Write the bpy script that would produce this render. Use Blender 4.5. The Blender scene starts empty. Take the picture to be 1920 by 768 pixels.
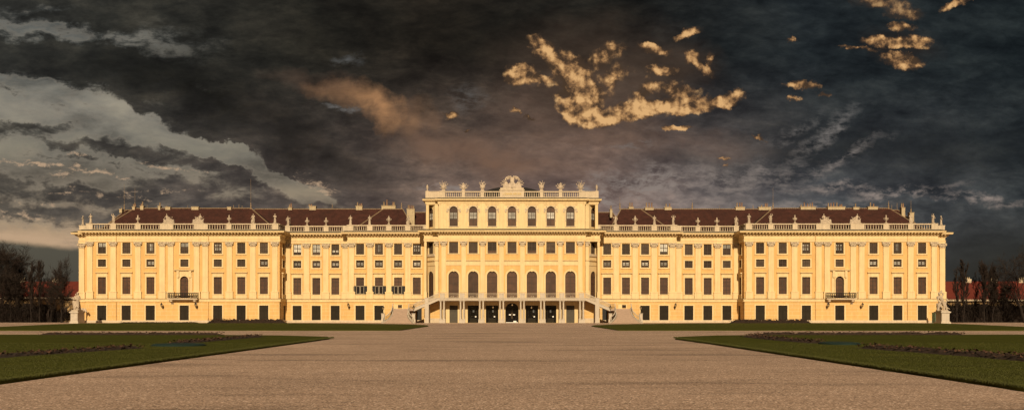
import bpy, math, random
from math import sin, cos, pi, radians, sqrt, atan2
from mathutils import Vector, Matrix
random.seed(7)
S = bpy.context.scene
COL = S.collection
F = 1687.2          # focal length in pixels of the 1920 px wide photograph
D = 185.0           # distance camera -> pavilion fronts
EYE = 1.7
HZ = 589.0
def PX(px, Y=0.0): return (px-960.0)*(D+Y)/F
def PZ(py, Y=0.0): return EYE+(HZ-py)*(D+Y)/F

# ------------------------------------------------------------------ mesh builder
class MB:
    def __init__(s): s.v=[]; s.f=[]; s.m=[]; s.mi=0
    def add(s, vs, fs):
        n=len(s.v); s.v.extend(vs)
        for f in fs: s.f.append(tuple(n+i for i in f)); s.m.append(s.mi)
    def box(s,x0,x1,y0,y1,z0,z1):
        if x0>x1: x0,x1=x1,x0
        if y0>y1: y0,y1=y1,y0
        if z0>z1: z0,z1=z1,z0
        s.add([(x0,y0,z0),(x1,y0,z0),(x1,y1,z0),(x0,y1,z0),(x0,y0,z1),(x1,y0,z1),(x1,y1,z1),(x0,y1,z1)],
              [(0,3,2,1),(4,5,6,7),(0,1,5,4),(1,2,6,5),(2,3,7,6),(3,0,4,7)])
        return s
    def quad(s,a,b,c,d): s.add([a,b,c,d],[(0,1,2,3)]); return s
    def prism(s,poly,y0,y1):            # poly in (x,z), extruded along y
        n=len(poly)
        s.add([(x,y0,z) for x,z in poly]+[(x,y1,z) for x,z in poly],
              [tuple(range(n)),tuple(range(2*n-1,n-1,-1))]+[(i,i+n,(i+1)%n+n,(i+1)%n) for i in range(n)])
        return s
    def prismx(s,poly,x0,x1):           # poly in (y,z), extruded along x
        n=len(poly)
        s.add([(x0,y,z) for y,z in poly]+[(x1,y,z) for y,z in poly],
              [tuple(range(n)),tuple(range(2*n-1,n-1,-1))]+[(i,i+n,(i+1)%n+n,(i+1)%n) for i in range(n)])
        return s
    def prismz(s,poly,z0,z1):
        n=len(poly)
        s.add([(x,y,z0) for x,y in poly]+[(x,y,z1) for x,y in poly],
              [tuple(range(n)),tuple(range(2*n-1,n-1,-1))]+[(i,i+n,(i+1)%n+n,(i+1)%n) for i in range(n)])
        return s
    def lathe(s,prof,c=(0,0,0),n=10,sx=1,sy=1,sc=1):   # prof [(r,z)]
        vs=[];fs=[]
        for r,z in prof:
            for k in range(n):
                a=2*pi*k/n; vs.append((c[0]+r*cos(a)*sx*sc,c[1]+r*sin(a)*sy*sc,c[2]+z*sc))
        m=len(prof)
        for i in range(m-1):
            for k in range(n):
                k2=(k+1)%n; fs.append((i*n+k,i*n+k2,(i+1)*n+k2,(i+1)*n+k))
        fs.append(tuple(range(n-1,-1,-1))); fs.append(tuple((m-1)*n+k for k in range(n)))
        s.add(vs,fs); return s
    def tube(s,pts,rad,n=6):
        pts=[Vector(p) for p in pts]
        if not isinstance(rad,(list,tuple)): rad=[rad]*len(pts)
        vs=[];fs=[]
        prev=None
        for i,p in enumerate(pts):
            t=(pts[min(i+1,len(pts)-1)]-pts[max(i-1,0)])
            if t.length<1e-6: t=Vector((0,0,1))
            t.normalize()
            ref=prev if prev is not None else (Vector((1,0,0)) if abs(t.x)<.9 else Vector((0,1,0)))
            u=t.cross(ref)
            if u.length<1e-5: u=t.cross(Vector((0,1,0.3)))
            u.normalize(); w=u.cross(t); prev=w
            for k in range(n):
                a=2*pi*k/n; q=p+(u*cos(a)+w*sin(a))*rad[i]; vs.append(tuple(q))
        m=len(pts)
        for i in range(m-1):
            for k in range(n):
                k2=(k+1)%n; fs.append((i*n+k,i*n+k2,(i+1)*n+k2,(i+1)*n+k))
        fs.append(tuple(range(n-1,-1,-1))); fs.append(tuple((m-1)*n+k for k in range(n)))
        s.add(vs,fs); return s
    def ball(s,c,r,n=10,m=7):
        if not isinstance(r,(list,tuple)): r=(r,r,r)
        vs=[(c[0],c[1],c[2]-r[2])];fs=[]
        for i in range(1,m):
            t=pi*i/m
            for k in range(n):
                a=2*pi*k/n; vs.append((c[0]+r[0]*sin(t)*cos(a),c[1]+r[1]*sin(t)*sin(a),c[2]-r[2]*cos(t)))
        vs.append((c[0],c[1],c[2]+r[2])); L=len(vs)-1
        for k in range(n):
            k2=(k+1)%n; fs.append((0,1+k2,1+k)); fs.append((L,1+(m-2)*n+k,1+(m-2)*n+k2))
            for i in range(m-2): fs.append((1+i*n+k,1+i*n+k2,1+(i+1)*n+k2,1+(i+1)*n+k))
        s.add(vs,fs); return s
    def cap(s,a,b,ra,rb=None,n=8):      # tapered capsule
        rb=ra if rb is None else rb
        a=Vector(a); b=Vector(b); d=(b-a).normalized()
        pts=[a-d*ra*.95,a-d*ra*.6,a,b,b+d*rb*.6,b+d*rb*.95]
        s.tube(pts,[ra*.3,ra*.8,ra,rb,rb*.8,rb*.3],n); return s
    def sweep(s,path,prof,closed=False):
        """path: plan points (x,y); prof: [(out,z)]; outward = right-hand side of travel (-y when going +x)"""
        P=[Vector(p) for p in path]; n=len(P); offs=[]
        for i in range(n):
            a=P[i]-P[i-1] if i>0 else P[1]-P[0]
            b=P[i+1]-P[i] if i<n-1 else P[i]-P[i-1]
            a=a.normalized(); b=b.normalized()
            na=Vector((a.y,-a.x)); nb=Vector((b.y,-b.x))
            mnm=(na+nb); mnm=mnm/max(mnm.length_squared,1e-6)*2 if mnm.length>1e-6 else na
            offs.append(mnm if (i>0 and i<n-1) else (nb if i==0 else na))
        vs=[];fs=[]; m=len(prof)
        for i in range(n):
            for o,z in prof:
                q=P[i]+offs[i]*o; vs.append((q.x,q.y,z))
        for i in range(n-1):
            for j in range(m):
                j2=(j+1)%m; fs.append((i*m+j,(i+1)*m+j,(i+1)*m+j2,i*m+j2))
        fs.append(tuple(range(m))); fs.append(tuple((n-1)*m+j for j in range(m-1,-1,-1)))
        s.add(vs,fs); return s
    def arch_spandrel(s,xc,w,zs,zt,y0,y1,n=10):
        """fills between a rectangle top zt and a round arch (half width w, springing zs) ; front at y0"""
        for sg in (-1,1):
            pts=[]
            for k in range(n+1):
                a=pi/2*k/n; pts.append((xc+sg*w*cos(a),zs+w*sin(a)))
            for k in range(n):
                (xa,za),(xb,zb)=pts[k],pts[k+1]
                # quad from arc up to the top
                q=[(xa,y0,za),(xb,y0,zb),(xb,y0,zt+.0001),(xa,y0,zt+.0001)]
                s.add(q,[(0,1,2,3)])
                s.add([(xa,y0,za),(xb,y0,zb),(xb,y1,zb),(xa,y1,za)],[(0,1,2,3)])
        return s
    def arch_band(s,xc,w0,w1,zb,zs,y0,y1,n=14):
        """raised archivolt + jambs, from half-width w0 to w1"""
        path=[(1,zb)]+[None]
        inner=[(xc+w0,zb),(xc+w0,zs)]+[(xc+w0*cos(pi*k/n),zs+w0*sin(pi*k/n)) for k in range(1,n)]+[(xc-w0,zs),(xc-w0,zb)]
        outer=[(xc+w1,zb),(xc+w1,zs)]+[(xc+w1*cos(pi*k/n),zs+w1*sin(pi*k/n)) for k in range(1,n)]+[(xc-w1,zs),(xc-w1,zb)]
        for k in range(len(inner)-1):
            a,b,c,d=inner[k],inner[k+1],outer[k+1],outer[k]
            s.add([(p[0],y0,p[1]) for p in (a,b,c,d)]+[(p[0],y1,p[1]) for p in (a,b,c,d)],
                  [(0,1,2,3),(0,4,5,1),(2,6,7,3),(0,3,7,4),(1,5,6,2)])
        return s
    def merge(s,o,M=None):
        n=len(s.v)
        s.v.extend([tuple(M@Vector(p)) for p in o.v] if M else o.v)
        for f in o.f: s.f.append(tuple(n+i for i in f)); s.m.append(s.mi)
        return s
    def mesh(s,name,mats,smooth=False,recalc=True):
        me=bpy.data.meshes.new(name); me.from_pydata(s.v,[],s.f)
        for m in (mats if isinstance(mats,(list,tuple)) else [mats]): me.materials.append(m)
        if isinstance(mats,(list,tuple)) and len(mats)>1: me.polygons.foreach_set('material_index',s.m)
        if recalc:
            import bmesh
            bm=bmesh.new(); bm.from_mesh(me); bmesh.ops.recalc_face_normals(bm,faces=bm.faces); bm.to_mesh(me); bm.free()
        if smooth: me.polygons.foreach_set('use_smooth',[True]*len(me.polygons))
        me.update(); return me
    def build(s,name,mats,parent=None,smooth=False,loc=None,rz=0,recalc=True):
        return obj(name,s.mesh(name,mats,smooth,recalc),parent,loc,rz)
def obj(name,me,parent=None,loc=None,rz=0):
    o=bpy.data.objects.new(name,me); COL.objects.link(o)
    if parent is not None: o.parent=parent
    if loc is not None: o.location=loc
    if rz: o.rotation_euler=(0,0,rz)
    return o
def tag(o,label=None,cat=None,group=None,kind=None):
    if label: o['label']=label
    if cat: o['category']=cat
    if group: o['group']=group
    if kind: o['kind']=kind
    return o
def empty(name,loc,label,cat,group=None,rz=0):
    o=bpy.data.objects.new(name,None); COL.objects.link(o); o.location=loc; o.rotation_euler=(0,0,rz)
    o.empty_display_size=.2
    return tag(o,label,cat,group)

# ------------------------------------------------------------------ node helper
class NG:
    def __init__(s,tree): s.t=tree; s.n=tree.nodes; s.l=tree.links
    def new(s,typ,**kw):
        nd=s.n.new(typ)
        for k,v in kw.items(): setattr(nd,k,v)
        return nd
    def put(s,sock,v):
        if v is None: return
        if isinstance(v,bpy.types.NodeSocket): s.l.new(v,sock)
        else: sock.default_value=v
    def math(s,op,a,b=None,c=None,clamp=False):
        nd=s.new('ShaderNodeMath',operation=op,use_clamp=clamp)
        s.put(nd.inputs[0],a); s.put(nd.inputs[1],b); s.put(nd.inputs[2],c); return nd.outputs[0]
    def vmath(s,op,a,b=None,c=None):
        nd=s.new('ShaderNodeVectorMath',operation=op)
        s.put(nd.inputs[0],a); s.put(nd.inputs[1],b)
        if c is not None: s.put(nd.inputs[2] if op=='MULTIPLY_ADD' else nd.inputs['Scale'],c)
        return nd.outputs[0]
    def mix(s,f,a,b,blend='MIX'):
        nd=s.new('ShaderNodeMix',data_type='RGBA',blend_type=blend)
        s.put(nd.inputs[0],f)
        for i,v in ((6,a),(7,b)):
            if isinstance(v,(tuple,list)) and len(v)==3: v=(*v,1)
            s.put(nd.inputs[i],v)
        return nd.outputs[2]
    def noise(s,vec,scale,detail=4,rough=.55,dist=0,out=0,lac=2.0):
        nd=s.new('ShaderNodeTexNoise'); s.put(nd.inputs['Vector'],vec)
        nd.inputs['Scale'].default_value=scale; nd.inputs['Detail'].default_value=detail
        nd.inputs['Roughness'].default_value=rough; nd.inputs['Distortion'].default_value=dist
        nd.inputs['Lacunarity'].default_value=lac
        return nd.outputs[out]
    def mapping(s,vec,loc=(0,0,0),rot=(0,0,0),sc=(1,1,1),typ='POINT'):
        nd=s.new('ShaderNodeMapping',vector_type=typ); s.put(nd.inputs[0],vec)
        nd.inputs['Location'].default_value=loc; nd.inputs['Rotation'].default_value=rot; nd.inputs['Scale'].default_value=sc
        return nd.outputs[0]
    def mrange(s,v,a,b,c=0,d=1,interp='LINEAR'):
        nd=s.new('ShaderNodeMapRange',interpolation_type=interp); s.put(nd.inputs[0],v)
        for i,q in enumerate((a,b,c,d)): nd.inputs[1+i].default_value=q
        return nd.outputs[0]
    def ramp(s,v,stops):
        nd=s.new('ShaderNodeValToRGB'); s.put(nd.inputs[0],v); e=nd.color_ramp.elements
        while len(e)<len(stops): e.new(.5)
        for el,(p,c) in zip(e,stops): el.position=p; el.color=(*c,1) if len(c)==3 else c
        return nd.outputs[0]
    def bump(s,h,strength,dist=.02):
        nd=s.new('ShaderNodeBump'); s.put(nd.inputs['Height'],h)
        nd.inputs['Strength'].default_value=strength; nd.inputs['Distance'].default_value=dist
        return nd.outputs[0]
def new_mat(name):
    m=bpy.data.materials.new(name); m.use_nodes=True
    g=NG(m.node_tree); b=m.node_tree.nodes['Principled BSDF']; return m,g,b
def mat(name,base,rough=.85,amt=.12,scale=1.2,streak=0,bump=0.0,bscale=20,metal=0,spec=.3,rnd=0,dirt=None):
    m,g,b=new_mat(name)
    tc=g.new('ShaderNodeTexCoord').outputs['Object']
    geo=g.new('ShaderNodeNewGeometry').outputs['Position']
    n=g.noise(geo,scale,6,.6)
    fac=g.mrange(n,.25,.75,1-amt,1+amt)
    if streak:
        st=g.noise(g.mapping(geo,sc=(1.6,1.6,.12)),1.6,5,.65)
        fac=g.math('MULTIPLY',fac,g.mrange(st,.35,.75,1+streak*.4,1-streak))
    if rnd:
        r=g.new('ShaderNodeObjectInfo').outputs['Random']
        fac=g.math('MULTIPLY',fac,g.mrange(r,0,1,1-rnd,1+rnd))
    c=g.vmath('SCALE',base,None,fac)
    if dirt:
        dn=g.noise(geo,dirt[1],6,.7)
        c=g.mix(g.mrange(dn,.55,.75,0,dirt[2]),c,dirt[0])
    g.put(b.inputs['Base Color'],c)
    b.inputs['Roughness'].default_value=rough; b.inputs['Metallic'].default_value=metal
    b.inputs['Specular IOR Level'].default_value=spec
    if bump:
        g.put(b.inputs['Normal'],g.bump(g.noise(geo,bscale,4,.6),bump,.03))
    return m
M={}
M['cream']=mat('cream_stucco',(.66,.50,.265),.9,.09,.7,.15,.15,8,dirt=((.52,.33,.14),.35,.35))
M['ochre']=mat('ochre_stucco',(.62,.378,.142),.9,.11,.6,.17,.15,8,dirt=((.64,.44,.2),.45,.4))
M['stone']=mat('weathered_stone',(.52,.42,.29),.9,.14,1.5,.16,.3,10,dirt=((.28,.23,.16),2.2,.35))
M['statue']=mat('sandstone',(.43,.345,.25),.92,.22,3,.2,.4,14,rnd=.1,dirt=((.2,.16,.11),4,.5))
M['pstone']=mat('grey_stone',(.48,.41,.32),.92,.15,2,.15,.3,12,dirt=((.25,.22,.17),2,.4))
M['lead']=mat('lead_sheet',(.07,.062,.045),.7,.3,1.5)
M['tile']=mat('roof_tile',(.045,.0145,.009),.85,.4,.8,.25,.5,6,rnd=0,dirt=((.02,.009,.007),.35,.6))
M['ridge']=mat('ridge_tile',(.24,.17,.10),.9,.3,4)
M['chim']=mat('chimney_plaster',(.42,.33,.2),.9,.2,2,.2)
M['pot']=mat('chimney_pot',(.22,.13,.08),.9,.3,3)
M['iron']=mat('black_iron',(.012,.011,.01),.6,.2,4)
M['frame']=mat('window_frame',(.055,.036,.024),.7,.1,3)
M['door']=mat('door_paint',(.026,.021,.014),.85,.15,2,rnd=.15,spec=.1)
M['doorg']=mat('grey_door_paint',(.07,.058,.04),.7,.15,2)
M['white']=mat('white_paint',(.75,.72,.66),.6,.04,2)
M['rail']=mat('painted_rail',(.45,.37,.26),.7,.15,3)
M['step']=mat('stair_stone',(.36,.26,.19),.9,.15,2,0,.2,12)
M['farroof']=mat('red_roof_tile',(.105,.017,.009),.9,.2,.8)
M['farwall']=mat('pale_wall',(.30,.19,.085),.9,.25,.7,.2)
M['gold']=mat('gilt_letter',(.45,.30,.06),.5,.1,4)
M['plate']=mat('inscription_plate',(.52,.42,.28),.8,.06,2)
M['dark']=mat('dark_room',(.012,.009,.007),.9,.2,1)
M['bark']=mat('tree_bark',(.016,.0105,.0075),.95,.3,2)
M['twig']=mat('winter_twig',(.017,.0105,.007),.95,.3,1)
M['teal']=mat('teal_tarpaulin',(.008,.022,.017),.8,.2,2)
M['turq']=mat('turquoise_board',(.16,.27,.2),.8,.15,2)
M['shop']=mat('shop_goods',(.35,.26,.13),.8,.5,9)
# rusticated ground floor: pale joints in ochre render
m,g,b=new_mat('rusticated_stucco')
tc=g.new('ShaderNodeTexCoord').outputs['Object']
sep=g.new('ShaderNodeSeparateXYZ'); g.put(sep.inputs[0],tc)
cb=g.new('ShaderNodeCombineXYZ'); g.put(cb.inputs[0],sep.outputs[0]); g.put(cb.inputs[1],g.math('ADD',sep.outputs[2],-.1))
br=g.new('ShaderNodeTexBrick'); g.put(br.inputs['Vector'],cb.outputs[0])
br.inputs['Scale'].default_value=1; br.inputs['Brick Width'].default_value=2.45; br.inputs['Row Height'].default_value=.74
br.inputs['Mortar Size'].default_value=.045; br.inputs['Mortar Smooth'].default_value=.3
br.inputs['Color1'].default_value=(.60,.37,.13,1); br.inputs['Color2'].default_value=(.63,.395,.15,1); br.inputs['Mortar'].default_value=(.66,.49,.25,1)
geo=g.new('ShaderNodeNewGeometry').outputs['Position']
st=g.noise(g.mapping(geo,sc=(1.2,1.2,.3)),1.3,6,.65)
g.put(b.inputs['Base Color'],g.vmath('SCALE',br.outputs[0],None,g.mrange(st,.3,.75,1.05,.86)))
g.put(b.inputs['Normal'],g.bump(br.outputs['Fac'],.5,.03)); b.inputs['Roughness'].default_value=.9
M['rustic']=m
# window panes
def glassmat(name,base,lo,hi,rough,spec):
    m,g,b=new_mat(name)
    r=g.new('ShaderNodeObjectInfo').outputs['Random']
    geo=g.new('ShaderNodeNewGeometry').outputs['Position']
    n=g.noise(g.vmath('ADD',geo,g.vmath('SCALE',(37.,11.,5.),None,r)),.9,3,.5)
    g.put(b.inputs['Base Color'],g.vmath('SCALE',base,None,g.math('MULTIPLY',g.mrange(r,0,1,lo,hi),g.mrange(n,.3,.7,.75,1.25))))
    b.inputs['Roughness'].default_value=rough; b.inputs['Specular IOR Level'].default_value=spec
    g.put(b.inputs['Normal'],g.bump(g.noise(geo,1.3,2,.5),.12,.05))
    return m
M['blind']=glassmat('brown_blind_behind_glass',(.072,.036,.020),.65,1.25,.5,.2)
M['glass']=glassmat('old_window_glass',(.060,.042,.029),.5,1.6,.15,.45)
M['pale_pane']=glassmat('pale_window_pane',(.42,.40,.34),.45,1.35,.6,.3)
m,g,b=new_mat('shop_glass'); b.inputs['Base Color'].default_value=(.01,.009,.008,1); b.inputs['Roughness'].default_value=.03
b.inputs['Alpha'].default_value=.45; M['shopglass']=m
def emi(name,c,s):
    m,g,b=new_mat(name); b.inputs['Base Color'].default_value=(*c,1); b.inputs['Emission Color'].default_value=(*c,1); b.inputs['Emission Strength'].default_value=s; return m
M['bulb']=emi('warm_lamp',(1,.55,.22),1.2)
M['lglass']=mat('lantern_glass',(.35,.25,.13),.3,.2,5)
M['panel']=emi('lit_display',(1,.85,.6),.45)

# ------------------------------------------------------------------ building pieces
def stucco_wall(parent,x0,x1,z0,z1,holes,material,loc=(0,0,0),rz=0,depth=.42,name='wall',arches=()):
    """wall sheet at local y=0 with rectangular holes (xa,xb,za,zb) and reveals; arches: (xc,w,zs,ztop)"""
    mb=MB()
    xs=sorted({round(v,4) for v in [x0,x1]+[h[0] for h in holes]+[h[1] for h in holes]})
    zs=sorted({round(v,4) for v in [z0,z1]+[h[2] for h in holes]+[h[3] for h in holes]})
    xs=[x for x in xs if x0-1e-4<=x<=x1+1e-4]; zs=[z for z in zs if z0-1e-4<=z<=z1+1e-4]
    for i in range(len(xs)-1):
        for j in range(len(zs)-1):
            cx=(xs[i]+xs[i+1])/2; cz=(zs[j]+zs[j+1])/2
            if any(h[0]<cx<h[1] and h[2]<cz<h[3] for h in holes): continue
            mb.quad((xs[i],0,zs[j]),(xs[i+1],0,zs[j]),(xs[i+1],0,zs[j+1]),(xs[i],0,zs[j+1]))
    for (a,b_,c,d_) in holes:
        d=depth
        mb.quad((a,0,c),(a,d,c),(a,d,d_),(a,0,d_)); mb.quad((b_,0,c),(b_,0,d_),(b_,d,d_),(b_,d,c))
        mb.quad((a,0,c),(b_,0,c),(b_,d,c),(a,d,c)); mb.quad((a,0,d_),(a,d,d_),(b_,d,d_),(b_,0,d_))
    for (xc,w,zsp,zt) in arches: mb.arch_spandrel(xc,w,zsp,zt,0.0,depth)
    return mb.build(name,material,parent,loc=loc,rz=rz,recalc=False)

W2=.83
def frame_mesh(w,h,nh,bars_v=1,arch=False,bar=.07):
    mb=MB(); y0,y1=.2,.29
    hw=w/2
    if arch:
        hs=h-hw
        mb.arch_band(0,hw-.09,hw+.02,0,hs,y0,y1)
        mb.box(-hw,hw,y0+.01,y1,-.02,.09); mb.box(-.05,.05,y0-.01,y1,.05,h-.08)
        for k in nh: mb.box(-hw+.05,hw-.05,y0+.005,y1-.01,k-.04,k+.04)
    else:
        mb.box(-hw-.01,-hw+.09,y0,y1,0,h); mb.box(hw-.09,hw+.01,y0,y1,0,h)
        mb.box(-hw+.09,hw-.09,y0+.004,y1,0,.09); mb.box(-hw+.09,hw-.09,y0+.004,y1,h-.09,h)
        mb.box(-.06,.06,y0-.012,y1,.09,h-.09)
        for k in nh: mb.box(-hw+.09,hw-.09,y0+.006,y1-.01,k-.045,k+.045)
        for s in (-1,1):
            if bars_v: mb.box(s*hw/2-.018,s*hw/2+.018,y0+.03,y1-.02,.09,h-.09)
    return mb
def pane_mesh(w,h,arch=False):
    mb=MB(); hw=w/2; y=.265
    if arch:
        hs=h-hw; n=14
        pts=[(-hw,0),(hw,0),(hw,hs)]+[(hw*cos(pi*k/n),hs+hw*sin(pi*k/n)) for k in range(1,n)]+[(-hw,hs)]
        mb.prism(pts,y,y+.03)
    else: mb.box(-hw,hw,y,y+.03,0,h)
    return mb
HT=3.49; HM=1.5; HU=2.27
ZT=5.9; ZM=11.5; ZU=14.2
def surround_tall():
    mb=MB(); w=W2; p=-.09
    mb.box(-w-.27,-w,p,.02,0,HT); mb.box(w,w+.27,p,.02,0,HT)
    mb.box(-w-.27,w+.27,p-.004,.02,HT,HT+.71)
    mb.box(-w-.12,w+.12,p-.03,p-.002,HT+.1,HT+.6)
    mb.prismx([(p-.02,HT+.71),(p-.14,HT+.76),(p-.3,HT+.9),(p-.3,HT+.98),(.02,HT+1.04),(.02,HT+.71)],-w-.46,w+.46)
    mb.box(-w-.38,w+.38,p-.1,.02,-.16,0)
    mb.box(-w-.3,w+.3,p-.01,.02,-.93,-.16)
    return mb
def surround_plain(h,top=True,sill=True):
    mb=MB(); w=W2; p=-.08
    mb.box(-w-.27,-w,p,.02,0,h); mb.box(w,w+.27,p,.02,0,h)
    mb.box(-w-.27,w+.27,p-.004,.02,-.2,0); 
    if sill: mb.box(-w-.34,w+.34,p-.06,.02,-.27,-.2)
    if top: mb.box(-w-.27,w+.27,p-.004,.02,h,h+.2)
    return mb
ME={}
ME['f_tall']=frame_mesh(2*W2,HT,(.95,1.78,2.65),0).mesh('window_frame',M['frame'],recalc=False)
ME['p_tall']=pane_mesh(2*W2,HT).mesh('pane',M['blind'])
ME['s_tall']=surround_tall().mesh('surround',M['cream'])
ME['f_mez']=frame_mesh(2*W2,HM,(.75,)).mesh('window_frame',M['frame'],recalc=False)
ME['p_mez']=pane_mesh(2*W2,HM).mesh('pane',M['glass'])
ME['s_mez']=surround_plain(HM).mesh('surround',M['cream'])
ME['f_up']=frame_mesh(2*W2,HU,(.55,1.35)).mesh('window_frame',M['frame'],recalc=False)
ME['p_up']=pane_mesh(2*W2,HU).mesh('pane',M['glass'])
ME['s_up']=surround_plain(HU,False).mesh('surround',M['cream'])
def cquads(lst):  # pale sheets set just in front of the window panes
    mb=MB()
    for (x0,x1,z0,z1) in lst: mb.box(x0,x1,.235,.262,z0,z1)
    return mb
ME['c_top']=cquads([(-.72,-.08,1.42,2.16),(.08,.72,1.42,2.16)]).mesh('pale_pane',M['pale_pane'])
ME['c_all']=cquads([(-.72,-.08,1.42,2.16),(.08,.72,1.42,2.16),(-.72,-.08,.62,1.3),(.08,.72,.62,1.3)]).mesh('pale_pane',M['pale_pane'])
ME['c_mez']=cquads([(-.6,-.12,.5,1.0),(.12,.6,.5,1.0)]).mesh('pale_pane',M['pale_pane'])
ME['c_gr']=cquads([(-.62+.44*i-.0,-.62+.44*i+.26,.75+.42*j,.75+.42*j+.22) for i in range(3) for j in range(3)]).mesh('pale_pane',M['pale_pane'])
ME['c_str']=cquads([(-.2,-.08,.6,2.0),(.12,.22,.5,2.0)]).mesh('pale_pane',M['pale_pane'])

def window(kind,X,Y,Z,rz=0,pale_key=None,label=None,off=(0,0)):
    f=obj('window',ME['f_'+kind],PAL,(X,Y,Z),rz)
    obj('pane',ME['p_'+kind],f)
    obj('surround',ME['s_'+kind],f)
    if pale_key: obj('pale_pane',ME[pale_key],f)
    if label: f['label']=label
    return f
# doors
DW=.94; DH=3.43
def door_leaf_mesh(w,h):
    mb=MB(); y=.22
    mb.box(-w,w,y,y+.06,0,h)
    for s in (-1,1):
        x0,x1=(s*.06,s*(w-.1)) if s>0 else (s*(w-.1),s*.06)
        a,b_=min(x0,x1),max(x0,x1)
        for (z0,z1) in ((.15,h*.28),(h*.32,h*.66),(h*.72,h-.12)):
            mb.box(a,b_,y-.03,y-.001,z0,z0+.07); mb.box(a,b_,y-.03,y-.001,z1-.07,z1)
            mb.box(a,a+.07,y-.033,y-.001,z0+.07,z1-.07); mb.box(b_-.07,b_,y-.033,y-.001,z0+.07,z1-.07)
    mb.box(-.045,.045,y-.05,y-.001,0,h)
    mb.box(-w,w,y-.045,y-.001,h*.685-.03,h*.685+.03)
    return mb
ME['door']=door_leaf_mesh(DW,DH).mesh('door',M['door'])
ds=MB(); ds.box(-DW-.25,-DW,-.08,.02,-.13,DH); ds.box(DW,DW+.25,-.08,.02,-.13,DH); ds.box(-DW-.25,DW+.25,-.084,.02,DH,DH+.24)
ME['s_door']=ds.mesh('surround',M['cream'])
def door(X,Y,Z,rz=0,glassy=False):
    f=obj('door',ME['door'],PAL,(X,Y,Z),rz); obj('surround',ME['s_door'],f)
    return f
# pilaster meshes at local origin, base z=4.97
def pilaster_meshes(w):
    h=w/2
    sh=MB(); sh.box(-h,h,-.22,.02,6.55,15.62); sh.box(-h-.06,h+.06,-.28,.02,6.41,6.55); sh.box(-h-.05,h+.05,-.27,.02,15.5,15.62)
    pd=MB(); pd.box(-h-.2,h+.2,-.36,.02,4.97,6.25); pd.prismx([(-.42,6.25),(-.42,6.33),(-.34,6.41),(.02,6.41),(.02,6.25)],-h-.25,h+.25)
    cp=MB(); cp.prism([(-h,15.62),(h,15.62),(h+.2,16.42),(-h-.2,16.42)],-.26,.02)
    cp.box(-h-.3,h+.3,-.42,.02,16.46,16.6)
    for s in (-1,1):
        c=[(s*(h+.06)+.23*cos(2*pi*k/10),16.23+.23*sin(2*pi*k/10)) for k in range(10)]
        cp.prism(c,-.44,-.02)
        cp.ball((s*(h+.06),-.45,16.23),.08,6,4)
    n=4
    for k in range(n):
        x=-h+.1+(w-.2)*k/(n-1); cp.ball((x,-.27,15.86),(.15,.1,.22),6,5); 
    for k in range(3):
        x=-h+.25+(w-.5)*k/2; cp.ball((x,-.3,16.16),(.14,.12,.18),6,5)
    cp.ball((0,-.4,16.5),(.12,.1,.12),6,4)
    return sh.mesh('pilaster',M['cream']),pd.mesh('pedestal',M['cream']),cp.mesh('capital',M['stone'],True)
PIL={1.12:pilaster_meshes(1.12),.9:pilaster_meshes(.9),.62:pilaster_meshes(.62)}
def pilaster(X,Y,w=1.12,rz=0,ped=True):
    a,b_,c=PIL[w]
    o=obj('pilaster',a,PAL,(X,Y,0),rz); obj('capital',c,o)
    if ped: obj('pedestal',b_,o)
    return o
BAL=[(.10,0),(.13,0),(.13,.07),(.07,.1),(.085,.16),(.155,.33),(.13,.46),(.07,.62),(.06,.74),(.09,.8),(.13,.82),(.13,.9)]
def balustrade(Xa,Xb,Yc,z,n,mat_='stone',h=1.3,rz=0,dx=None,parent=None):
    """bay of balusters between Xa and Xb"""
    mb=MB(); k=h/1.3
    a,b_=min(Xa,Xb),max(Xa,Xb)
    mb.box(a-.02,b_+.02,Yc-.17,Yc+.17,z,z+.17*k); mb.box(a-.02,b_+.02,Yc-.2,Yc+.2,z+1.09*k,z+1.3*k)
    mb.box(a-.02,b_+.02,Yc-.14,Yc+.14,z+1.05*k,z+1.09*k)
    st=(b_-a)/n
    for i in range(n): 
        x=a+st*(i+.5)
        mb.lathe([(r*.68,zz*.9777*k) for r,zz in BAL],(x,Yc,z+.17*k),8)
    return mb.build('balustrade',M[mat_],parent or PAL)
def pier(Xa,Xb,Yc,z,h=1.32,d=.28,mat_='stone',parent=None):
    a,b_=min(Xa,Xb),max(Xa,Xb)
    mb=MB(); mb.box(a,b_,Yc-d,Yc+d,z,z+h-.2); mb.box(a-.05,b_+.05,Yc-d-.05,Yc+d+.05,z+h-.2,z+h-.003)
    mb.box(a-.04,b_+.04,Yc-d-.04,Yc+d+.04,z,z+.17); 
    return mb.build('pier',M[mat_],parent or PAL)
ENT=[(0,16.6),(.10,16.6),(.10,16.85),(.15,16.88),(.15,17.1),(.2,17.16),(.06,17.2),(.06,17.78),(.16,17.84),(.25,17.95),(.3,18.0),(.3,18.4),(1.12,18.43),(1.18,18.5),(1.22,18.7),(1.26,18.79),(.0,19.02),(-.4,19.02),(-.4,16.6)]
def entablature(path,zo=0.0,prof=None,scale=1):
    mb=MB(); mb.sweep(path,[(o,z+zo) for o,z in (prof or ENT)]); mb.build('cornice',M['cream'],PAL,recalc=True)
    ld=MB(); ld.sweep(path,[(1.27,18.795+zo),(1.27,18.83+zo),(.55,19.11+zo),(-.3,19.13+zo),(-.3,19.03+zo),(0,19.03+zo)]); ld.build('cornice_flashing',M['lead'],PAL)
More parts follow.
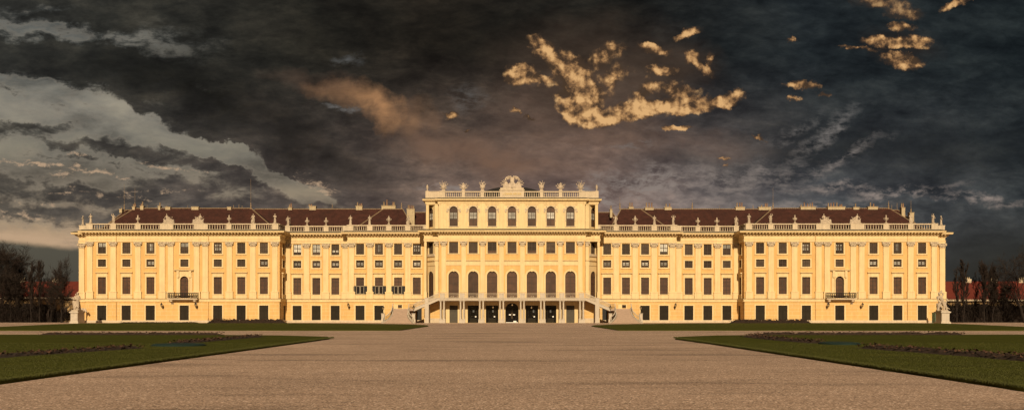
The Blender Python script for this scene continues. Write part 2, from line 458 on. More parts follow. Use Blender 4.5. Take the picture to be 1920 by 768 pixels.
def modillions(path,zo=0,sp=.655,z0=18.06,z1=18.4,w=.3,out=1.0):
    mb=MB()
    for i in range(len(path)-1):
        a=Vector(path[i]); b_=Vector(path[i+1]); L=(b_-a).length; d=(b_-a)/L; n=Vector((d.y,-d.x))
        k=max(1,int(L/sp)); st=L/k
        if L<.7: continue
        for j in range(k):
            c=a+d*(st*(j+.5))
            ang=atan2(d.y,d.x)
            t=MB(); t.prismx([(-.28,z0+zo),(-.28-(out-.3)*.75,z0+.1+zo),(-out,z0+.2+zo),(-out,z1+zo),(-.28,z1+zo)],-w/2,w/2)
            mb.merge(t,Matrix.Translation((c.x,c.y,0))@Matrix.Rotation(ang,4,'Z'))
    return mb.build('modillion_row',M['cream'],PAL)

# ================================================================== PALACE
PAL=empty('palace',(0,0,0),'long pale yellow baroque palace with cream pilasters, red-brown roofs and a raised central block','palace')
def xs_of(u,Y): return u*(D+Y)/F
def mirp(path,s): return path if s<0 else [(-x,y) for x,y in reversed(path)]
rnd=random.Random(11)
PLINTH=[(0,0),(.3,0),(.3,.42),(.24,.52),(0,.54),(-.2,.54),(-.2,0)]
BAND=[(-.1,4.33),(.2,4.33),(.26,4.38),(.2,4.44),(.2,4.78),(.3,4.84),(.34,4.93),(-.1,4.985)]
def bands(path):
    mb=MB(); mb.sweep(path,BAND); mb.build('string_course',M['cream'],PAL)
    mb=MB(); mb.sweep(path,[(.36,4.935),(.36,4.965),(-.05,5.03),(-.09,5.03),(-.09,4.99)]); mb.build('ledge_flashing',M['lead'],PAL)
    mb=MB(); mb.sweep(path,PLINTH); mb.build('plinth',M['stone'],PAL)
def holes_for(xs,kinds):
    h=[]
    for x in xs:
        if 'tall' in kinds: h.append((x-W2,x+W2,ZT,ZT+HT))
        if 'mez' in kinds: h.append((x-W2,x+W2,ZM,ZM+HM))
        if 'up' in kinds: h.append((x-W2,x+W2,ZU,ZU+HU))
    return h
UW=[768.6,722.7,677.6,614.0,551.4,507.4,465.0]
UP=[747.1,700.8,655.2,639.4,590.8,574.7,529.4,485.3,444.2,790.9]
PAVPALE={-1:{0:('c_top',None),2:('c_str','c_mez'),3:('c_top',None),4:('c_gr',None),5:(None,None),6:(None,'c_mez')},
        1:{0:(None,'c_mez'),1:('c_str','c_mez'),2:(None,'c_mez'),3:('c_gr',None),4:('c_gr',None),6:(None,None)}}
for s in (-1,1):
    Y=0.0; k=(D+Y)/F
    xs=[s*u*k for u in UW]; xb=xs[3]
    x0,x1=sorted((s*87.5,s*47.75))
    # upper wall
    aw=.86
    H=holes_for([x for i,x in enumerate(xs) if i!=3],('tall','mez','up'))+holes_for([xb],('mez','up'))+[(xb-aw,xb+aw,5.1,9.56)]
    stucco_wall(PAL,x0,x1,4.9,16.62,H,M['ochre'],loc=(0,Y,0),arches=[(xb,aw,8.70,9.56)])
    # ground floor
    stucco_wall(PAL,x0,x1,0,4.4,[(x-DW,x+DW,.13,3.56) for x in xs],M['rustic'],loc=(0,Y-.12,0))
    for i,x in enumerate(xs):
        c=PAVPALE[s].get(i,(None,None))
        window('up',x,Y,ZU,pale_key=c[0]); window('mez',x,Y,ZM,pale_key=c[1])
        if i!=3: window('tall',x,Y,ZT)
        door(x,Y-.12,.13)
    # arched balcony window and its frame
    f=obj('arched_window',frame_mesh(2*aw,4.46,(1.6,2.7,3.5),arch=True).mesh('arched_window',M['frame'],recalc=False),PAL,(xb,Y,5.1))
    obj('pane',pane_mesh(2*aw,4.46,True).mesh('pane',M['blind']),f)
    sm=MB(); sm.arch_band(0,aw,aw+.28,.4,3.60,-.2,.02)
    for q in (-1,1):
        sm.box(q*(aw+.31),q*(1.62),-.13,.02,-.1,5.2); sm.box(q*1.02,q*1.5,-.42,-.13,5.0,5.55)
        sm.prism([(q*1.1,4.2),(q*1.45,4.2),(q*1.5,5.0),(q*1.0,5.0)],-.36,-.131)
    sm.box(-1.15,1.15,-.12,.02,4.75,5.5); sm.prismx([(.02,5.5),(-.3,5.5),(-.5,5.68),(-.55,5.82),(.02,5.9)],-2.05,2.05)
    for j in range(7): sm.ball((.24*cos(pi*j/6),-.16,4.85+.22*sin(pi*j/6)),(.09,.07,.13),6,4)
    sm.ball((0,-.16,4.83),(.2,.1,.15),8,5)
    for q in (-1,1): sm.prism([(q*1.14,4.2),(q*.6,4.55),(q*.0,4.75),(q*1.14,4.75)],-.11,.02)
    obj('surround',sm.mesh('surround',M['cream']),f)
    # balcony
    bl=MB(); bl.box(xb-3.0,xb+3.0,-1.25,-.3,4.72,4.98); bl.box(xb-3.06,xb+3.06,-1.32,-.3,4.9,5.01)
    bal=bl.build('balcony',M['stone'],PAL)
    for q in (-1,1):
        bk=MB(); bk.prismx([(-.1,3.75),(-.3,3.85),(-.42,4.2),(-1.05,4.45),(-1.15,4.72),(-.1,4.72)],xb+q*2.4-.25,xb+q*2.4+.25)
        bk.ball((xb+q*2.4,-.95,4.45),(.27,.18,.18),8,5); bk.build('bracket',M['stone'],bal)
    rl=MB(); zb=5.05
    for (xa,ya,xc,yc) in ((xb-2.98,-1.25,xb+2.98,-1.25),(xb-2.98,-1.25,xb-2.98,-.3),(xb+2.98,-1.25,xb+2.98,-.3)):
        rl.tube([(xa,ya,zb+.06),(xc,yc,zb+.06)],.035,6); rl.tube([(xa,ya,zb+1.0),(xc,yc,zb+1.0)],.06,6)
        L=sqrt((xc-xa)**2+(yc-ya)**2); n=int(L/.36)
        for j in range(n+1):
            t=j/n; x=xa+(xc-xa)*t; y=ya+(yc-ya)*t
            rl.tube([(x,y,zb+.05),(x,y,zb+1.0)],.038,4)
            if j<n and abs(xc-xa)>1:
                cx=xa+(xc-xa)*(t+.5/n)
                for zc,r in ((zb+.3,.15),(zb+.72,.17)):
                    rl.tube([(cx+r*cos(a*pi/5),ya,zc+r*sin(a*pi/5)*1.25) for a in range(11)],.042,4)
                rl.ball((cx,ya,zb+.52),.06,6,4)
    rl.build('railing',M['iron'],bal)
    # pilasters
    for u in UP: pilaster(s*u*k,Y,1.12)
    # side strip, 4 m back
    xa,xc=sorted((s*90.9,s*87.5))
    stucco_wall(PAL,xa,xc,4.9,16.62,[],M['ochre'],loc=(0,4,0)); stucco_wall(PAL,xa,xc,0,4.4,[],M['rustic'],loc=(0,3.88,0))
    pilaster(s*806.3*(D+4)/F,4.0,1.12)
    # outer side wall and inner side wall
    stucco_wall(PAL,0,4.7,4.9,16.62,holes_for([3.0],('tall','mez','up')),M['ochre'],loc=(s*47.75,0 if s<0 else 4.7,0),rz=radians(-s*90)) if s<0 else \
    stucco_wall(PAL,0,4.7,4.9,16.62,holes_for([1.7],('tall','mez','up')),M['ochre'],loc=(47.75,4.7,0),rz=radians(-90))
    for kd,z in (('tall',ZT),('mez',ZM),('up',ZU)): window(kd,s*47.75,3.0,z,rz=radians(-s*90))
    if s<0: stucco_wall(PAL,0,4.8,0,4.4,[(3.6-DW*.8,3.6+DW*.8,.13,3.56)],M['rustic'],loc=(-47.63,-.12,0),rz=radians(90))
    else: stucco_wall(PAL,0,4.8,0,4.4,[(1.2-DW*.8,1.2+DW*.8,.13,3.56)],M['rustic'],loc=(47.63,4.7,0),rz=radians(-90))
    dd=obj('door',ME['door'],PAL,(s*47.63,3.5,.13),radians(-s*90)); dd.scale=(.8,1,1)
    # body behind
    core=MB(); core.box(s*87.4,s*48.2,.45,21,0,19.0); core.box(s*90.8,s*87.4,4.02,21,0,19.0); core.box(s*87.5,s*87.4,.01,4.0,0,19.0)
    core.build('wall',M['ochre'],PAL)
    path=mirp([(-90.9,21),(-90.9,4),(-87.5,4),(-87.5,0),(-47.75,0),(-47.75,4.7)],s)
    entablature(path); modillions(path)
    bands(path)
    # balustrade
    Yb=.25; zB=19.08
    sp=[(784.7,752.3,7),(741,706,8),(695,660,7),(633.5,595.6,8),(569,535.4,7),(525,490,8),(479.3,449.5,7)]
    for a,c,n in sp: balustrade(s*xs_of(a,Yb),s*xs_of(c,Yb),Yb,zB,n)
    for a,c in [(797.5,785.3),(752,741.5),(705.7,695.3),(659.8,634),(595.4,569.5),(535,525.4),(489.7,479.7),(449.2,437.5)]:
        pier(s*xs_of(a,Yb),s*xs_of(c,Yb),Yb,zB)
    pier(s*90.9,s*89.5,4.25,zB)
    for yy in (7,12,17): # side balustrade along the outer side
        balu=MB()
    sideb=MB()
    sideb.box(s*90.5,s*90.1,4.6,20.5,zB,zB+.2); sideb.box(s*90.5,s*90.1,4.6,20.5,zB+1.1,zB+1.3)
    for j in range(38): sideb.lathe([(r*.7,z*.977) for r,z in BAL],(s*90.3,4.9+j*.41,zB+.17),6)
    sideb.build('balustrade',M['stone'],PAL)
    # short return of the balustrade to the wing
    rb=MB(); rb.box(s*48.25,s*47.85,.55,4.6,zB,zB+.2); rb.box(s*48.28,s*47.82,.55,4.6,zB+1.1,zB+1.3)
    for j in range(9): rb.lathe([(r*.7,z*.977) for r,z in BAL],(s*48.05,.8+j*.44,zB+.17),6)
    rb.build('balustrade',M['stone'],PAL)
    # downpipes
    for u in (741.2,568.6):
        dp=MB(); dp.tube([(s*u*k,-.3,.5),(s*u*k,-.3,4.3)],.05,6); dp.tube([(s*u*k+.03*s,-.3,5.0),(s*u*k,-.3,17.9)],.03,6); dp.build('downpipe',M['ochre'],PAL)

    # ---------------- wing
    YA,YB=4.7,3.0; kA=(D+YA)/F; kB=(D+YB)/F
    ua=[402.5,366.7,331.2]; ub=[284.7,249.4,213.6,178.4]
    xA=[s*u*kA for u in ua]; xB=[s*u*kB for u in ub]
    cA={-1:['c_all','c_all','c_mez'],1:['c_top',None,None]}[s]; cB={-1:[None,'c_str',None,'c_gr'],1:[None,'c_str',None,None]}[s]
    if s>0: cB=['c_all',None,None,None]
    a0,a1=sorted((s*47.75,s*34.3)); b0,b1=sorted((s*34.3,s*17.9))
    stucco_wall(PAL,a0,a1,4.9,16.62,holes_for(xA,('tall','mez','up')),M['ochre'],loc=(0,YA,0))
    stucco_wall(PAL,b0,b1,4.9,16.62,holes_for(xB,('tall','mez','up')),M['ochre'],loc=(0,YB,0))
    stucco_wall(PAL,a0,a1,0,4.4,[(x-DW,x+DW,.13,3.56) for x in xA],M['rustic'],loc=(0,YA-.12,0))
    mzx=s*(961-751.1)*kB
    stucco_wall(PAL,b0,b1,0,4.4,[(x-DW,x+DW,.13,3.56) for x in xB[:2]]+[(mzx-.42,mzx+.42,3.05,3.7)]+[(s*19.4-.55,s*19.4+.55,.1,3.0)],M['rustic'],loc=(0,YB-.12,0))
    pn=MB(); pn.box(mzx-.42,mzx+.42,YB+.1,YB+.2,3.05,3.7); w_=pn.build('cellar_window',M['glass'],PAL)
    pn=MB(); pn.box(mzx-1.25,mzx-.42,YB-.2,YB-.1,2.9,3.85); pn.box(mzx+.42,mzx+.6,YB-.2,YB-.1,2.9,3.85); pn.box(mzx-.42,mzx+.42,YB-.2,YB-.1,3.7,3.85); pn.build('surround',M['cream'],w_)
    pn=MB(); pn.box(s*19.4-.55,s*19.4+.55,YB+.1,YB+.2,.1,3.0); pn.build('door',M['iron'],PAL)
    for i,x in enumerate(xA):
        window('up',x,YA,ZU,pale_key=cA[i]); window('mez',x,YA,ZM,pale_key='c_mez' if s<0 else None); window('tall',x,YA,ZT); door(x,YA-.12,.13)
    for i,x in enumerate(xB):
        window('up',x,YB,ZU,pale_key=cB[i]); window('mez',x,YB,ZM,pale_key='c_mez'); 
        wt=window('tall',x,YB,ZT)
        if i<2: door(x,YB-.12,.13)
        if s<0 and i<3:                               # open casements with shutters
            for q in (-1,1):
                sh=MB(); xc0,xc1=sorted((q*.83,q*1.5))
                sh.box(xc0,xc1,-.2,-.13,.06,1.75)
                for j in range(14): sh.box(xc0+.06,xc1-.06,-.23,-.2,.15+j*.11,.2+j*.11)
                so=sh.build('shutter',M['iron'],wt)
                if i==0: so['label']='open black louvred shutter'
                ca=MB(); xc0,xc1=sorted((q*.05,q*.8))
                ca.box(xc0,xc0+.06,-.06,-.02,.08,1.72); ca.box(xc1-.06,xc1,-.06,-.02,.08,1.72); ca.box(xc0,xc1,-.062,-.018,.08,.14); ca.box(xc0,xc1,-.062,-.018,1.66,1.72)
                ca.build('casement',M['rail'],wt)
            dk=MB(); dk.box(-.8,.8,.0,.04,.1,1.72); dk.build('opening',M['dark'],wt)
    for u in (420.7,384.9,348.6): pilaster(s*u*kA,YA,1.12)
    # broad double pilaster at the step
    pilaster(s*(317.2-4.6)*kA,YA,1.12); pilaster(s*300.6*kB,YB,1.12)
    for u in (266.2,230.7,195): pilaster(s*u*kB,YB,1.12 if u>0 else 1)
    core=MB(); core.box(s*48.2,s*34.3,YA+.45,20,0,19.0); core.box(s*34.3,s*17,YB+.45,20,0,19.0); core.box(s*34.3,s*34.25,YB+.01,YA+.5,0,16.7)
    core.build('wall',M['cream'],PAL)
    path=mirp([(-47.75,4.7),(-34.3,4.7),(-34.3,3.0),(-17.9,3.0)],s)
    entablature(path); modillions(path,sp=.62); bands(path)
    Ya=YA+.25; Yc=YB+.25
    for a,c,n in ((415,389,6),(379,353.3,6),(343.2,317.7,6)): balustrade(s*xs_of(a,Ya),s*xs_of(c,Ya),Ya,zB,n)
    for a,c in ((426.3,415.3),(388.7,379.3),(353,343.5),(317.4,307)): pier(s*xs_of(a,Ya),s*xs_of(c,Ya),Ya,zB)
    for a,c,n in ((296.5,271.8,6),(260.8,236,6),(225.2,200.4,6),(189.7,166.5,6)): balustrade(s*xs_of(a,Yc),s*xs_of(c,Yc),Yc,zB,n)
    for a,c in ((309,296.8),(271.5,261.1),(235.7,225.5),(200.1,190),(166.2,160)): pier(s*xs_of(a,Yc),s*xs_of(c,Yc),Yc,zB)

# ---------------- central block
YC=-1.5; kC=(D+YC)/F
ucs=[109.4,72.7,37.3,0,-37.3,-72.7,-109.4]
xc=[-u*kC for u in ucs]
hwA=1.055; zA0=5.06; zA1=10.56; hwT=.85; zT0=19.68; zT1=23.67; hwU=.92
H=[];A=[]
for x in xc:
    H+=[(x-hwA,x+hwA,zA0,zA1),(x-hwU,x+hwU,14.14,16.49)]; A.append((x,hwA,zA1-hwA,zA1))
stucco_wall(PAL,-14.95,14.95,4.9,16.62,H,M['ochre'],loc=(0,YC,0),arches=A)
H=[];A=[]
for x in xc: H+=[(x-hwT,x+hwT,zT0,zT1)]; A.append((x,hwT,zT1-hwT,zT1))
stucco_wall(PAL,-14.95,14.95,18.7,24.3,H,M['cream'],loc=(0,YC,0),arches=A)
ME['f_arc']=frame_mesh(2*hwA,zA1-zA0,(1.5,3.0,4.3),arch=True).mesh('arched_window',M['frame'],recalc=False)
ME['p_arc']=pane_mesh(2*hwA,zA1-zA0,True).mesh('pane',M['blind'])
ME['f_att']=frame_mesh(2*hwT,zT1-zT0,(1.5,2.2,2.95),arch=True).mesh('attic_window',M['frame'],recalc=False)
ME['p_att']=pane_mesh(2*hwT,zT1-zT0,True).mesh('pane',M['blind'])
ME['f_upc']=frame_mesh(2*hwU,2.35,(.6,1.45)).mesh('window_frame',M['frame'],recalc=False)
ME['p_upc']=pane_mesh(2*hwU,2.35).mesh('pane',M['glass'])
sm=MB(); sm.box(-hwU-.24,-hwU,-.08,.02,0,2.35); sm.box(hwU,hwU+.24,-.08,.02,0,2.35); sm.box(-hwU-.4,hwU+.4,-.14,.02,-.16,0)
ME['s_upc']=sm.mesh('surround',M['cream'])
sm=MB(); sm.arch_band(0,hwA,hwA+.34,0,zA1-hwA-zA0,-.1,.02); sm.box(-.14,.14,-.2,-.1,5.35,6.0); ME['s_arc']=sm.mesh('surround',M['cream'])
sm=MB(); sm.arch_band(0,hwT+.05,hwT+.2,1.0,zT1-hwT-zT0,-.1,.02)
for q in (-1,1):
    sm.ball((q*1.12,-.05,zT1-zT0-.55),(.3,.12,.26),8,5); sm.ball((q*1.32,-.05,zT1-zT0-.95),(.2,.1,.3),8,5); sm.ball((q*.75,-.05,zT1-zT0-.02),(.25,.1,.16),8,5)
sm.box(-hwT-.2,hwT+.2,-.1,.02,-.15,-.0)
ME['s_att']=sm.mesh('surround',M['stone'])
for nm,z0_,dark in (('att_c',1.52,0),):
    ME['c_att']=cquads([(-.7+.33*i+(0 if i<2 else .08),-.7+.33*i+.28+(0 if i<2 else .08),1.56+.66*j,1.56+.66*j+.58) for i in range(4) for j in range(2)]).mesh('pale_pane',M['pale_pane'])
ME['c_upc']=cquads([(-.8,-.08,.66,1.4),(.08,.8,.66,1.4),(-.8,-.08,1.5,2.24),(.08,.8,1.5,2.24)]).mesh('lower_glazing',M['glass'])
for i,x in enumerate(xc):
    f=obj('arched_window',ME['f_arc'],PAL,(x,YC,zA0)); obj('pane',ME['p_arc'],f); obj('surround',ME['s_arc'],f)
    f=obj('window',ME['f_upc'],PAL,(x,YC,14.14)); obj('pane',ME['p_upc'],f); obj('surround',ME['s_upc'],f)
    bq=MB(); bq.box(-hwU+.08,hwU-.08,.23,.262,.09,.58); bq.build('window_board',M['blind'],f)
    f=obj('attic_window',ME['f_att'],PAL,(x,YC,zT0)); obj('pane',ME['p_att'],f); obj('surround',ME['s_att'],f); obj('pale_pane',ME['c_att'],f)
for u in (127.9,90.6,54.9,19.6,-19.6,-54.9,-90.6,-127.9): pilaster(-u*kC,YC,.9)
# mid bands and attic relief panels
mb=MB()
ps=[-127.9,-90.6,-54.9,-19.6,19.6,54.9,90.6,127.9]
for i in range(7):
    a=ps[i]*kC+.45; b_=ps[i+1]*kC-.45
    mb.prismx([(YC+.02,11.7),(YC-.1,11.7),(YC-.1,12.5),(YC-.16,12.52),(YC-.3,12.68),(YC-.34,12.78),(YC+.02,12.86)],a,b_)
for q in (-1,1):
    a,b_=sorted((q*14.85,q*14.95)); 
mb.build('string_course',M['cream'],PAL)
mb=MB()
for u in ps: 
    x=u*kC; mb.box(x-.5,x+.5,YC-.12,YC+.02,19.2,24.2); mb.box(x-.62,x+.62,YC-.16,YC+.02,18.9,19.2)
for i in range(7):
    a=ps[i]*kC+.62; b_=ps[i+1]*kC-.62; mb.box(a,b_,YC-.07,YC+.02,23.95,24.08); mb.box(a,b_,YC-.1,YC+.02,19.05,19.25)
mb.build('attic_relief',M['cream'],PAL)
for s in (-1,1):
    # set-back front strip
    for z0_,z1_,mt in ((4.9,16.62,'ochre'),(18.7,24.3,'cream')):
        a,b_=sorted((s*14.95,s*15.75)); stucco_wall(PAL,a,b_,z0_,z1_,[],M[mt],loc=(0,-.9,0))
    rt=MB(); rt.box(s*14.95,s*14.9,-1.5,-.9,4.9,24.3); rt.build('wall',M['cream'],PAL)
    pilaster(s*15.36,-.9,.62)
    # slanted corner bay with arched windows
    p0=(s*17.5,1.5); p1=(s*15.75,-.9)
    L=sqrt((p0[0]-p1[0])**2+(p0[1]-p1[1])**2)
    if s<0: org=p0; ang=atan2(p1[1]-p0[1],p1[0]-p0[0]); wx=L*.42
    else: org=p1; ang=atan2(p0[1]-p1[1],p0[0]-p1[0]); wx=L*.58
    stucco_wall(PAL,0,L,4.4,16.62,[(wx-hwA,wx+hwA,zA0,zA1),(wx-hwU,wx+hwU,14.14,16.49)],M['cream'],loc=(org[0],org[1],0),rz=ang,arches=[(wx,hwA,zA1-hwA,zA1)])
    stucco_wall(PAL,0,L,18.7,24.3,[(wx-hwT,wx+hwT,zT0,zT1)],M['cream'],loc=(org[0],org[1],0),rz=ang,arches=[(wx,hwT,zT1-hwT,zT1)])
    X=org[0]+cos(ang)*wx; Yw=org[1]+sin(ang)*wx
    f=obj('arched_window',ME['f_arc'],PAL,(X,Yw,zA0),ang); obj('pane',ME['p_arc'],f)
    f=obj('window',ME['f_upc'],PAL,(X,Yw,14.14),ang); obj('pane',ME['p_upc'],f)
    f=obj('attic_window',ME['f_att'],PAL,(X,Yw,zT0),ang); obj('pane',ME['p_att'],f); obj('pale_pane',ME['c_att'],f)
    mb=MB(); pa=[p0,p1] if s<0 else [p1,p0]
    pa=[(pa[0][0],pa[0][1]),(pa[1][0],pa[1][1])]
    prof=[(-.02,11.7),(.1,11.7),(.1,12.5),(.2,12.55),(.34,12.72),(.36,12.8),(-.02,12.88)]
    if s<0: mb.sweep([p0,p1,(s*15.0,-.9)],prof)
    else: mb.sweep([(s*15.0,-.9),p1,p0],prof)
    mb.build('string_course',M['cream'],PAL)
    mb=MB()
    if s<0: mb.sweep([p0,p1],[(-.02,13.55),(.22,13.6),(.22,14.1),(-.02,14.12)])
    else: mb.sweep([p1,p0],[(-.02,13.55),(.22,13.6),(.22,14.1),(-.02,14.12)])
    mb.build('window_sill',M['stone'],PAL)
    # corner pier carrying the entablature
    mb=MB(); mb.box(s*17.95,s*17.5,-.9,2.4,0,16.62); mb.box(s*17.58,s*17.02,-.88,2.4,18.7,24.3); mb.box(s*17.97,s*17.46,-.98,2.0,15.6,16.4); mb.box(s*18.03,s*17.42,-1.0,2.0,4.97,6.3)
    mb.build('corner_pier',M['cream'],PAL)
    # soffit between corner pier and entablature
    mb=MB(); mb.prismz([(s*17.9,-.85),(s*15,-.85),(s*15,3.0),(s*17.9,3.0)],16.6,18.9); mb.build('soffit',M['cream'],PAL)
core=MB(); core.box(-15.0,15.0,-1.04,14,4.45,25.0); core.box(-17.4,17.4,2.43,13.9,0,4.4)
core.add([(x,y,z) for z in (4.4,24.99) for x,y in ((-17.9,2.2),(-15.2,-.3),(15.2,-.3),(17.9,2.2),(17.9,14),(-17.9,14))],
         [(5,4,3,2,1,0),(6,7,8,9,10,11),(0,1,7,6),(1,2,8,7),(2,3,9,8),(3,4,10,9),(4,5,11,10),(5,0,6,11)])
core.build('wall',M['cream'],PAL)
path=[(-17.95,3),(-17.95,-.9),(-15.0,-.9),(-15.0,-1.5),(15.0,-1.5),(15.0,-.9),(17.95,-.9),(17.95,3)]
entablature(path); modillions(path,sp=.55,w=.28)
ATT=[(-.02,24.1),(.06,24.12),(.06,24.3),(.14,24.36),(.16,24.72),(.3,24.8),(.58,24.86),(.66,24.95),(.7,25.2),(-.1,25.3),(-.3,25.3),(-.3,24.1)]
apath=[(-17.6,12),(-17.6,-.9),(-15.0,-.9),(-15.0,-1.5),(15.0,-1.5),(15.0,-.9),(17.6,-.9),(17.6,12)]
mb=MB(); mb.sweep(apath,ATT); mb.build('attic_cornice',M['cream'],PAL)
mb=MB(); mb.sweep(apath,[(.71,25.205),(.71,25.24),(.1,25.5),(-.5,25.5),(-.5,25.31),(-.1,25.31)]); mb.build('cornice_flashing',M['lead'],PAL)
# attic soffit corners
for s in (-1,1):
    mb=MB(); mb.prismz([(s*17.55,-.84),(s*15,-.84),(s*15,3.0),(s*17.55,3.0)],24.08,25.2); mb.build('soffit',M['cream'],PAL)
# attic balustrade
zP=25.5; Yp=-1.25; kP=(D+Yp)/F
def seg(a,b_): return (a-961)*kP,(b_-961)*kP
for (a,b_,n) in ((836.3,866.7,8),(873.3,901.8,8),(909.2,938,7)):
    xa,xb_=seg(a,b_)
    balustrade(xa,xb_,Yp,zP,n); balustrade(-xb_,-xa,Yp,zP,n)
for (a,b_) in ((866.8,873.2),(902,909),(825.5,836)):
    xa,xb_=seg(a,b_)
    pier(xa,xb_,Yp,zP,1.36); pier(-xb_,-xa,Yp,zP,1.36)
for s in (-1,1):
    mb=MB(); mb.box(s*17.6,s*15.0,-.85,-.5,zP,zP+1.3); mb.box(s*17.65,s*15.0,-.9,-.45,zP+1.3,zP+1.38); mb.box(s*15.0,s*14.4,-1.45,-.5,zP,zP+1.3)
    mb.box(s*17.6,s*17.2,-.5,11.5,zP,zP+1.3); mb.box(s*17.7,s*17.0,-.95,-.3,zP,zP+1.42)
    mb.build('parapet',M['stone'],PAL)
mb=MB(); w=22.8*kP
mb.box(-w,w,-1.6,-.9,zP,zP+1.45); mb.box(-w-.12,w+.12,-1.72,-.8,zP+1.45,zP+1.6); mb.box(-w+.1,w-.1,-1.55,-.9,zP+1.6,zP+2.0)
ip=mb.build('inscription_block',M['stone'],PAL)
mb=MB(); mb.box(-w+.5,w-.5,-1.63,-1.598,zP+.45,zP+1.1); mb.build('inscription_plate',M['plate'],ip)
cu=bpy.data.curves.new('inscription','FONT'); cu.body='I. CIANEA HER SRA'; cu.size=.52; cu.extrude=.02; cu.align_x='CENTER'; cu.space_character=1.02; cu.offset=.008
co=bpy.data.objects.new('tmp',cu); COL.objects.link(co); bpy.context.view_layer.update()
me=bpy.data.meshes.new_from_object(co.evaluated_get(bpy.context.evaluated_depsgraph_get())); bpy.data.objects.remove(co)
me.materials.clear(); me.materials.append(M['gold'])
o=obj('gilt_lettering',me,ip,(0,-1.64,zP+.56)); o.rotation_euler=(radians(90),0,0)
o.scale=(min(1,(2*w-1.2)/max(.1,o.dimensions.x)) if o.dimensions.x else 1,1,1)

# ---------------- roofs
for s in (-1,1):
    mb=MB()
    for xa,xb_,ya,yb in ((90.6,87.1,4.6,21),(87.0,48.3,.6,21),(48.2,34.0,5.3,20),(33.9,18,3.6,20)): mb.box(s*xa,s*xb_,ya,yb,19.0,19.16)
    mb.build('roof_gutter',M['lead'],PAL)
def hip_roof(name,xa,xb,ya,yb,ze,xra,xrb,yr,zr,m='tile'):
    mb=MB(); v=[(xa,ya,ze),(xb,ya,ze),(xb,yb,ze),(xa,yb,ze),(xra,yr,zr),(xrb,yr,zr)]
    mb.add(v,[(0,1,5,4),(1,2,5),(2,3,4,5),(3,0,4),(3,2,1,0)])
    r=mb.build(name,M[m],PAL)
    rt=MB()
    for a,b_ in ((0,4),(1,5),(4,5)):
        A_,B_=Vector(v[a]),Vector(v[b_]); n=max(2,int((B_-A_).length/.42))
        for i in range(n):
            p=A_+(B_-A_)*(i/n); q=A_+(B_-A_)*((i+.93)/n); rt.tube([p,q],[.13,.10],5)
    rt.build('ridge_tiles',M['ridge'],r)
    return r
ROOF={}
for s in (-1,1):
    def R(name,xa,xb,ya,yb,ze,xra,xrb,yr,zr):
        if s<0: return hip_roof(name,xa,xb,ya,yb,ze,xra,xrb,yr,zr)
        return hip_roof(name,-xb,-xa,ya,yb,ze,-xrb,-xra,yr,zr)
    R('roof',-89.6,-60,9,25,19.3,-86.2,-70,16,25.0)
    ROOF[s]=R('roof',-85.3,-48.9,1.0,15,19.2,-80.9,-55.95,8,24.42)
    ROOF[(s,2)]=R('roof',-60,-21.5,5.3,19,19.2,-56,-24.0,11.5,24.68)
    R('roof',-33.6,-20.3,3.8,17,19.2,-27.9,-23.7,10.2,24.52)
    R('roof',-24,-15,6,18,19.2,-22.0,-14.5,12,24.0)
# low curved roof of the central block
mb=MB(); n=18
pts=[(-7.6+15.2*i/n, 25.3+3.12*sqrt(max(0,1-((-7.6+15.2*i/n)/7.65)**2))) for i in range(n+1)]
mb.prism([(p[0],p[1]) for p in pts],3.0,9.0); M['slate']=mat('dark_roof_sheet',(.012,.010,.009),.8,.3,2); mb.build('curved_roof',M['slate'],PAL,smooth=False)
mb=MB(); mb.box(-17,17,.0,13,25.2,25.32); mb.build('flat_roof',M['lead'],PAL)

def xr(px,Y): return (px-960)*(D+Y)/F
def chimney(px,w,zpx0,zpx1,Y,pots=(),s=None,potz=10,base='chim'):
    """px centre, w px width, from pixel row zpx0 (bottom) to zpx1 (top)"""
    k=(D+Y)/F; x=(px-960)*k; hw=w*k/2; z0=PZ(zpx0,Y)-.35; z1=PZ(zpx1,Y)
    s=-1 if px<960 else 1
    par=ROOF[s] if abs(px-960)>489 else ROOF[(s,2)]
    mb=MB(); mb.box(x-hw,x+hw,Y-.5,Y+.5,z0,z1-.1); mb.box(x-hw-.08,x+hw+.08,Y-.58,Y+.58,z1-.1,z1)
    c=mb.build('chimney',M[base],par)
    for i,(dx,h) in enumerate(pots):
        p=MB(); px_=x+dx*k; p.lathe([(.16,0),(.14,h*k*.6),(.11,h*k*.85),(.17,h*k*.88),(.17,h*k)],(px_,Y,z1),7); p.build('chimney_pot',M['pot'] if i%3 else M['ridge'],c)
YR=8.0
L=[(252,5,391,387.5,((-1.5,5),(1.5,6))),(267.5,6,391,386,((0,8),(-2,4))),(300,4,391,386,((0,6),)),(316,9,391,388,((-3,2),)),(367,13,391,387.5,()),(431,7,391,388,()),
   (545,7,391,389,((-2,6),(1,8))),(587,12,391,386.5,((-7,4),(-3,4),(2,1))),(674,12,391,386,((-3.5,7),(1,4),(4,5))),(729,26,391,385.5,((-9,7),(-3.5,11),(8,7),(10,7))),
   (1183,9,391,388,((-2,8),(2,8))),(1217,16,391,389,((-5,9),(0,9),(5,9))),(1252,13,391,388.5,((-3,7),(3.5,7))),(1387,17,391,388,((-5,8),(0,8),(4,8))),(1433,23,391,388,((-5,4),(2,7),(5,7))),
   (1514,28,390,387.5,((-12,4),(-6,8),(0,6),(5,6),(9,8))),(1567,32,390,387.5,((-14,7),(-9,7),(-4,8),(2,8),(8,4),(11,5))),(1604,11,390,388.5,((0,7),)),(1635,18,390,387.5,((-3,8),(3,6)))]
for px,w,a,b_,pots in L:
    chimney(px,w,a,b_,YR if (abs(px-960)>489) else 11.5,pots)
chimney(770.5,14.5,420,391.5,8.0,((-5,7),(-2,7),(2,7),(5,6)))
chimney(1145.5,4.5,405,392.5,9.0,((0,7),))
